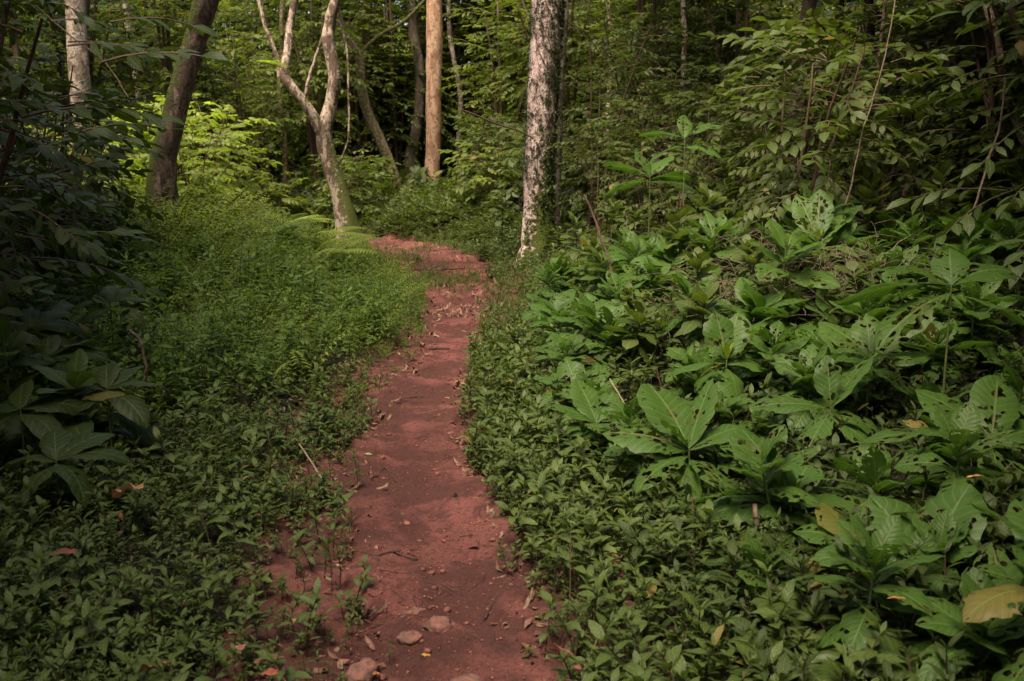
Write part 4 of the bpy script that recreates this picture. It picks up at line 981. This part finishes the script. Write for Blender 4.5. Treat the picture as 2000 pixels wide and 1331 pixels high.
strand('liana', 'slanting dark branch crossing left of the pinkish-white trunk', [at(905, 215, 12), at(960, 240, 12), at(1010, 255, 12), at(1040, 270, 12)], .012, 'darktwig')
strand('dead_branch', 'dark bare branch leaning between the plants right of the pinkish-white trunk', [at(1200, 570, 7.6), at(1183, 500, 7.8), at(1160, 430, 8.0), at(1140, 380, 8.1)], .012, 'darktwig', cat='branch')
strand('dead_branch', 'forked bare brown branch among the broad leaves at the left edge', [at(270, 760, 5.2), at(280, 720, 5.2), at(272, 670, 5.2), at(252, 642, 5.2)], .010, 'twig', cat='branch')
strand('dead_branch', 'reddish broken stub upright below the holed leaf', [ground(1488, 1080) - np.array([0, 0, .02]), at(1480, 1040, 3.35), at(1473, 985, 3.35)], .011, 'twig', cat='branch', wob=.006)
strand('dry_stalk', 'pale dry stalk leaning left of the splashed rosette', [at(1222, 795, 4.6), at(1205, 765, 4.65), at(1190, 740, 4.7)], .005, 'liana', cat='stalk', wob=.004)
strand('dry_stalk', 'long thin straw-coloured stalk hanging over the low herbs at the lower left', [ground(195, 1325) + np.array([0, 0, .05]), at(222, 1240, 2.95), at(230, 1190, 3.05), at(218, 1140, 3.2)], .004, 'liana', cat='stalk', wob=.01)
strand('dry_stalk', 'brown bent stalk standing in the herbs just left of the path', [ground(632, 975), at(628, 940, 4.4), at(605, 900, 4.55), at(575, 855, 4.8)], .006, 'liana', cat='stalk', wob=.01)
for i in range(26):
    x, y = rng.uniform(3.2, 8.5), rng.uniform(7.0, 12.5); z0 = hz(x, y); dx = rng.uniform(-.7, .7)
    strand('bare_stem', 'thin dark bare stem among its look-alikes rising through the right thicket', [(x, y, z0), (x + dx * .3 + rng.uniform(-.1, .1), y, z0 + 1.3), (x + dx * .6, y + .1, z0 + 2.6), (x + dx, y, z0 + 4.2)], rng.uniform(.006, .018), ['darktwig', 'twig'][i % 2], 'bare stems in the right thicket', cat='stem', wob=.08, seed=i)
def fern(loc, az, n, L, label, mat='young', seed=0, group=None):
    rg = np.random.default_rng(seed); e = tag(empty('fern', loc), label, 'fern', group)
    for j in range(n):
        a = az + (j - (n - 1) / 2) * (2.2 if n > 3 else .9) / max(n - 1, 1) + rg.uniform(-.15, .15); gs = []
        t = np.linspace(0, 1, 24); Lj = L * rg.uniform(.8, 1.05); el = rg.uniform(.7, 1.0)
        th = el - 1.1 * t; ds = Lj / 23
        rr = np.concatenate([[0], np.cumsum(np.cos(th[1:]) * ds)]); zz = np.concatenate([[0], np.cumsum(np.sin(th[1:]) * ds)])
        P = np.stack([np.cos(a) * rr, np.sin(a) * rr, zz], -1); gs.append(tube(P, np.linspace(.004, .0012, 24), 4, mat=1))
        for q in range(4, 24):
            wl = .13 * L / .7 * math.sin(min(1, (24 - q) / 12) * 1.57) + .01
            for s_ in (-1, 1): gs.append(scat(leaf(1, .22, 4, 3, .4, .8, .6, .2, .1, .15), P[q], a + s_ * 1.35, th[q] * .4, 0, wl, rg.random()))
        obj('frond', merge(gs), [MT[mat], MT['stem']], e)
    return e
p = at(598, 505, 14.6); fern((p[0], p[1], hz(p[0], p[1])), .5, 3, 1.0, 'yellow-green fern arching to the right just left of the forked tree foot', seed=1)
p = at(545, 470, 16.0); fern((p[0], p[1], hz(p[0], p[1])), .4, 3, 1.0, 'lighter fern further back and left of the arching one', seed=2)
for i, (x, y) in enumerate([(-3.0, 12.2), (-4.1, 13.4), (-3.7, 11.0), (-2.6, 13.6), (-4.9, 12.3), (-2.2, 11.4), (-3.4, 14.6), (-4.4, 10.2)]):
    fern((x, y, hz(x, y) + .1), i * 1.3, 5, .75 + .05 * (i % 3), 'fern among its look-alikes standing out of the feathery herbs left of the path', 'young' if i % 2 else 'tallherb', 80 + i, 'ferns in the left clearing')
p = at(556, 140, 15.6)
e = fern((p[0], p[1], p[2]), 3.6, 5, .5, 'tuft of strappy fern perched on the left limb of the forked tree', seed=3)

# ------------------------------------------------------------------ broad plants at the left edge
LEFT = 'broad-leaved plants at the left edge'
lefth = [(95, 700, 4.9, 'plant with a yellow-blotched leaf at the left edge', 41), (210, 760, 4.5, 'plant with long leaves arching down to the right at the left edge', 42), (40, 800, 4.3, 'plant cut by the left border of the view, its leaf ends dry', 43),
         (60, 640, 5.6, 'darker plant above the yellow-blotched one at the left edge', 44), (215, 590, 6.2, 'tall shaded plant with hanging wide leaves left of the bare branch', 45), (110, 900, 3.9, 'low plant with one curved bright leaf at the left edge', 46)]
for px, py, Yd, lab, sd_ in lefth:
    rg = np.random.default_rng(sd_); top = at(px, py, Yd); gz = hz(top[0], top[1])
    lv = [(rg.uniform(0, 25), 22, .34, .12, 1.1, 1), (rg.uniform(150, 200), 18, .34, .13, 1.1, .98), (60 + rg.uniform(-20, 20), 35, .32, .12, .9, 1), (320 + rg.uniform(-20, 20), 8, .34, .12, 1.2, .94), (235 + rg.uniform(-20, 20), 5, .3, .12, 1.0, .92), (115, 45, .26, .11, .9, 1), (350, -8, .34, .12, .9, .7), (140, -5, .3, .11, 1.0, .6), (30, -5, .3, .11, 1.0, .5)]
    broad_thing((top[0], top[1], gz - .02), max(top[2] - gz, .2) + .02, lv, lab, (0, 0), sd_, 'dark', LEFT, a=.8, b=.8, big=.9)
tl = [template('broad_leaved_plant', .35 + .08 * k, 9, .26, 450 + k, 'broad2', True, 'shaded broad-leaved plant among its look-alikes below the dark shrubs on the left', LEFT) for k in range(3)]
pts = spread(34, -7, -1.6, 4.2, 10, lambda x, y: x < np.interp(y, [4, 5.5, 7, 10], [-1.75, -1.9, -2.5, -4.2]), .38)
place(tl, pts, .7, 1.25)

# ------------------------------------------------------------------ dry grass tangle on the bank
gs = []
for cx_, cy_, Yd, n, rr in ((1640, 560, 5.9, 160, .22), (1500, 520, 6.6, 160, .35), (1410, 590, 6.4, 110, .3), (1240, 470, 9.5, 120, .4), (1690, 400, 7.4, 120, .35)):
    c = at(cx_, cy_, Yd)
    for _ in range(n):
        a, el, L_ = rng.uniform(0, 6.3), rng.uniform(.1, 1.4), rng.uniform(.15, .45)
        p = np.array([c[0] + rng.normal(0, rr), c[1] + rng.normal(0, rr), 0]); p[2] = hz(p[0], p[1]) + rng.uniform(.05, max(.1, c[2] - hz(c[0], c[1]) + .1))
        gs.append(tube(smooth_path([p, p + np.array([math.cos(a) * L_ * .5, math.sin(a) * L_ * .5, L_ * math.sin(el) * .6]), p + np.array([math.cos(a) * L_, math.sin(a) * L_, L_ * math.sin(el) * .5])], 6, .05, _), .0012, 3))
tag(obj('dry_grass', merge(gs), MT['twig']), 'tangle of dry brown grass and dead stems between the broad leaves of the bank', 'dry grass', None, 'stuff')

# ------------------------------------------------------------------ stones, fallen leaves, sticks that can be told apart
def stone(px, py, sx, sy, sz, label, seed, sink=.45):
    p = ground(px, py); g = blob(seed, 28, 40, .16); v = g.V
    nn = fbm(v[:, 0] * 2.2, v[:, 1] * 2.2, v[:, 2] * 2.2, seed, 5)[:, None] * .38
    g.V = (v * (1 + nn) * np.array([sx, sy, sz])).astype(np.float32)
    o = obj('stone', g, MT['stone']); o.location = (p[0], p[1], float(surf(p[0], p[1])) - sz * .12); o.rotation_euler = (0, 0, seed * .7)
    return tag(o, label, 'stone', 'stones in the path')
stone(858, 1222, .042, .05, .040, 'rounded reddish stone set in the path, right of its twin', 3)
stone(800, 1240, .046, .042, .032, 'rounded reddish stone set in the path, left of its twin', 4)
stone(812, 1192, .045, .03, .016, 'flat stone barely showing above the soil behind the twin stones', 5)
stone(706, 1318, .060, .05, .040, 'stone half hidden at the bottom left edge of the path', 6)
stone(925, 1322, .085, .06, .022, 'broad flat stone under the soil at the bottom of the path', 8)
stone(880, 850, .02, .02, .012, 'small pebble on the right edge of the path farther up', 9)
FLM = {}
def flat_leaf(px, py, L, W, col, label, az, seed, lift=.006, roll=0.0, el=.05, crumple=.16, droop=.5):
    if col not in FLM: FLM[col] = plain_mat('fallen_leaf', col, tuple(c * .6 for c in col), .55, 40, .15)
    p = ground(px, py, lift if lift > .015 else 0.0); g = leaf(1, W / L, 8, 5, .7, .8, droop, .35, crumple, .04, seed=seed)
    z = float(surf(p[0], p[1])) + lift
    o = obj('fallen_leaf', scat(g, [[0, -0.5 * L, 0]], math.pi / 2, 0, 0, L), FLM[col]); o.location = (p[0], p[1], z); o.rotation_euler = (el, roll, R(az - 90))
    return tag(o, label, 'leaf', 'fallen leaves')
YEL, ORG, BRN, RED, PNK, PAL, GRN = (.62, .36, .07), (.42, .16, .07), (.20, .10, .055), (.22, .07, .045), (.35, .13, .10), (.36, .27, .15), (.16, .20, .06)
flat_leaf(832, 1267, .035, .020, YEL, 'small yellow leaf on the path just below the twin stones', 10, 1)
flat_leaf(1092, 1262, .13, .062, PNK, 'large pinkish-brown leaf standing at the bottom right edge of the path', 130, 2, .19, .6)
flat_leaf(1130, 1300, .07, .035, PNK, 'smaller pinkish leaf piece below the large pinkish-brown one', 120, 3, .12)
flat_leaf(938, 1028, .030, .022, ORG, 'orange torn leaf on the right half of the path', 30, 4)
flat_leaf(786, 1000, .028, .016, PAL, 'small tan leaf standing on the left half of the path', 80, 5, .01, .8)
flat_leaf(640, 1125, .075, .035, PAL, 'folded tan leaf caught in the herbs at the left edge of the path', 110, 6, .17, .7)
flat_leaf(247, 948, .14, .10, (.42, .19, .10), 'crumpled orange-brown leaf lying on top of the herbs at the left', 170, 7, .24, .3, .1, .35, .9)
flat_leaf(120, 1075, .11, .05, (.22, .07, .05), 'dark red-brown leaf in the herbs near the left border', 170, 8, .22)
flat_leaf(305, 1288, .12, .06, (.34, .13, .05), 'curled rusty-orange leaf low in the herbs at the lower left', 150, 9, .20, .4, .1, .3, 1.0)
flat_leaf(525, 1283, .10, .04, BRN, 'long brown leaf left of the path near the bottom', 170, 10, .18)
flat_leaf(470, 1262, .05, .03, PNK, 'short pinkish leaf end by the long brown leaf near the bottom', 100, 11, .18)
flat_leaf(525, 1312, .055, .04, (.36, .11, .08), 'red torn leaf at the bottom edge left of the path', 160, 12, .16)
flat_leaf(735, 1308, .030, .022, ORG, 'orange leaf beside the half hidden stone', 60, 13, .04)
flat_leaf(1207, 1098, .06, .035, (.34, .12, .05), 'spotted orange leaf stuck in the herbs right of the path', 120, 14, .20, .7)
flat_leaf(704, 890, .14, .04, (.30, .32, .14), 'long pale green fallen leaf at the left edge of the path', 160, 15, .015)
flat_leaf(875, 776, .045, .022, YEL, 'yellow leaf lying on the path farther up near the right edge', 0, 16)
flat_leaf(842, 806, .035, .022, GRN, 'small green leaf lying on the path below the farther yellow leaf', 30, 17)
flat_leaf(908, 646, .08, .03, (.5, .38, .12), 'pale yellow leaf on the narrow part of the path', 10, 18)
flat_leaf(893, 972, .055, .030, (.02, .014, .012), 'black curled leaf on the right edge of the path', 10, 19, .01, .3, .1, 0.4, 1.2)
flat_leaf(925, 1074, .05, .02, (.05, .025, .02), 'dark curled leaf with a twig near the right edge of the path', 170, 20, .01, .3)
flat_leaf(832, 860, .015, .012, (.5, .3, .2), 'tiny pale leaf bit in the middle of the path', 20, 21)
flat_leaf(965, 1212, .03, .018, RED, 'small red-brown leaf curl at the right edge of the path by the curved stick', 20, 22, .01)
flat_leaf(913, 742, .07, .03, (.28, .28, .08), 'olive leaf at the right path edge farther up', 20, 23)
flat_leaf(1150, 703, .09, .06, (.45, .33, .16), 'pale papery riddled leaf resting on the bank plants', 150, 24, .35, .6)
flat_leaf(835, 540, .09, .035, (.5, .36, .16), 'straw-coloured leaf among the litter at the bend', 30, 25, .01)
flat_leaf(905, 560, .10, .04, (.5, .4, .2), 'pale leaf on the path where it straightens', 0, 26, .01)
flat_leaf(1310, 1010, .14, .05, (.11, .12, .04), 'long dull olive leaf drooping below the splashed rosette', 165, 27, .16)
flat_leaf(1750, 1165, .05, .012, (.5, .2, .09), 'thin orange leaf tip lying on the plant low on the right', 150, 28, .30)
flat_leaf(1903, 928, .05, .016, (.5, .24, .10), 'thin orange leaf piece lying on a broad leaf at the right', 170, 29, .38)
flat_leaf(820, 126, .10, .08, (.5, .26, .14), 'single orange leaf hanging left of the orange-barked tree', 90, 30) if False else None
def stick(pts, r, mat, label, name='fallen_stick', group='sticks on the path'):
    P = [ground(px, py) for px, py in pts]
    for p in P: p[2] = float(surf(p[0], p[1])) + r * .8
    b = P[0].copy(); Q = smooth_path([p - b for p in P], 26, .004, len(label))
    o = obj(name, tube(Q, np.linspace(r, r * .6, 26), 7, .25, 30, len(label)), MT[mat]); o.location = b; return tag(o, label, 'stick', group)
stick([(710, 1098), (745, 1088), (782, 1076)], .006, 'darktwig', 'dark stick on the left of the path with its tip to the right')
stick([(770, 1076), (790, 1088), (815, 1090)], .006, 'darktwig', 'short dark stick lying against the end of the longer dark one')
stick([(947, 1205), (960, 1175), (985, 1150)], .0045, 'darktwig', 'curved thin stick at the lower right edge of the path')
stick([(712, 1212), (745, 1214), (780, 1196)], .0028, 'darktwig', 'thin curved dark twig left of the twin stones')
stick([(680, 1035), (690, 1015), (716, 995)], .0032, 'liana', 'pale forked twig at the left edge of the path')
stick([(735, 935), (752, 922), (773, 940)], .006, 'darktwig', 'dark bark piece at the left edge above the pale twig')
stick([(812, 1005), (850, 1010), (880, 1003)], .003, 'darktwig', 'thin dark root crossing the middle of the path')
stick([(742, 1150), (765, 1158), (792, 1168)], .0025, 'darktwig', 'thin twig running from the seedling into the path')
stick([(870, 1142), (888, 1150), (905, 1156)], .003, 'darktwig', 'short twig in the middle of the path above the stones')
stick([(838, 682), (860, 680), (878, 680)], .010, 'darktwig', 'short dark stick poking from the left herbs onto the path')
stick([(780, 778), (812, 772), (840, 772)], .005, 'darktwig', 'thin dark stick on the bare widening of the path')
stick([(785, 528), (840, 530), (905, 526)], .012, 'darktwig', 'long dark branch lying across the path at the bend')
stick([(800, 545), (850, 520), (880, 510)], .010, 'twig', 'brown branch lying slantwise in the litter at the bend')
stick([(1085, 1078), (1105, 1095), (1125, 1112)], .004, 'liana', 'straight pale twig lying in the herbs right of the path')
# seedlings on bare soil
for px, py, h, lab, sd_ in ((716, 1170, .13, 'small grey-green seedling alone on the soil left of the path above the stones', 61), (985, 1000, .12, 'dense small seedling at the right edge of the path', 62), (760, 1282, .06, 'tiny seedling in the soil left of the yellow leaf', 63), (868, 892, .06, 'tiny bare sprout in the middle of the path', 64), (990, 1130, .12, 'seedling hanging over the curved stick', 65), (640, 985, .25, 'tall leggy herb at the left edge of the path', 66), (700, 960, .2, 'leggy herb next to the long pale green leaf', 67)):
    p = ground(px, py); g = pair_herb(sd_, h, .05 if h > .1 else .025, 5 if h > .1 else 2, .42, 0, 5, 3)
    e = tag(empty('seedling', (p[0], p[1], float(surf(p[0], p[1])) - .005)), lab, 'seedling', 'seedlings at the path edge')
    f = G(g.V, g.F[g.M == 0], g.UV, g.R); s_ = G(g.V, g.F[g.M == 1], g.UV, g.R)
    obj('foliage', f, MT['herb'], e); obj('stem', s_, MT['redstem'], e)
bpy.data.meshes.remove(ico)
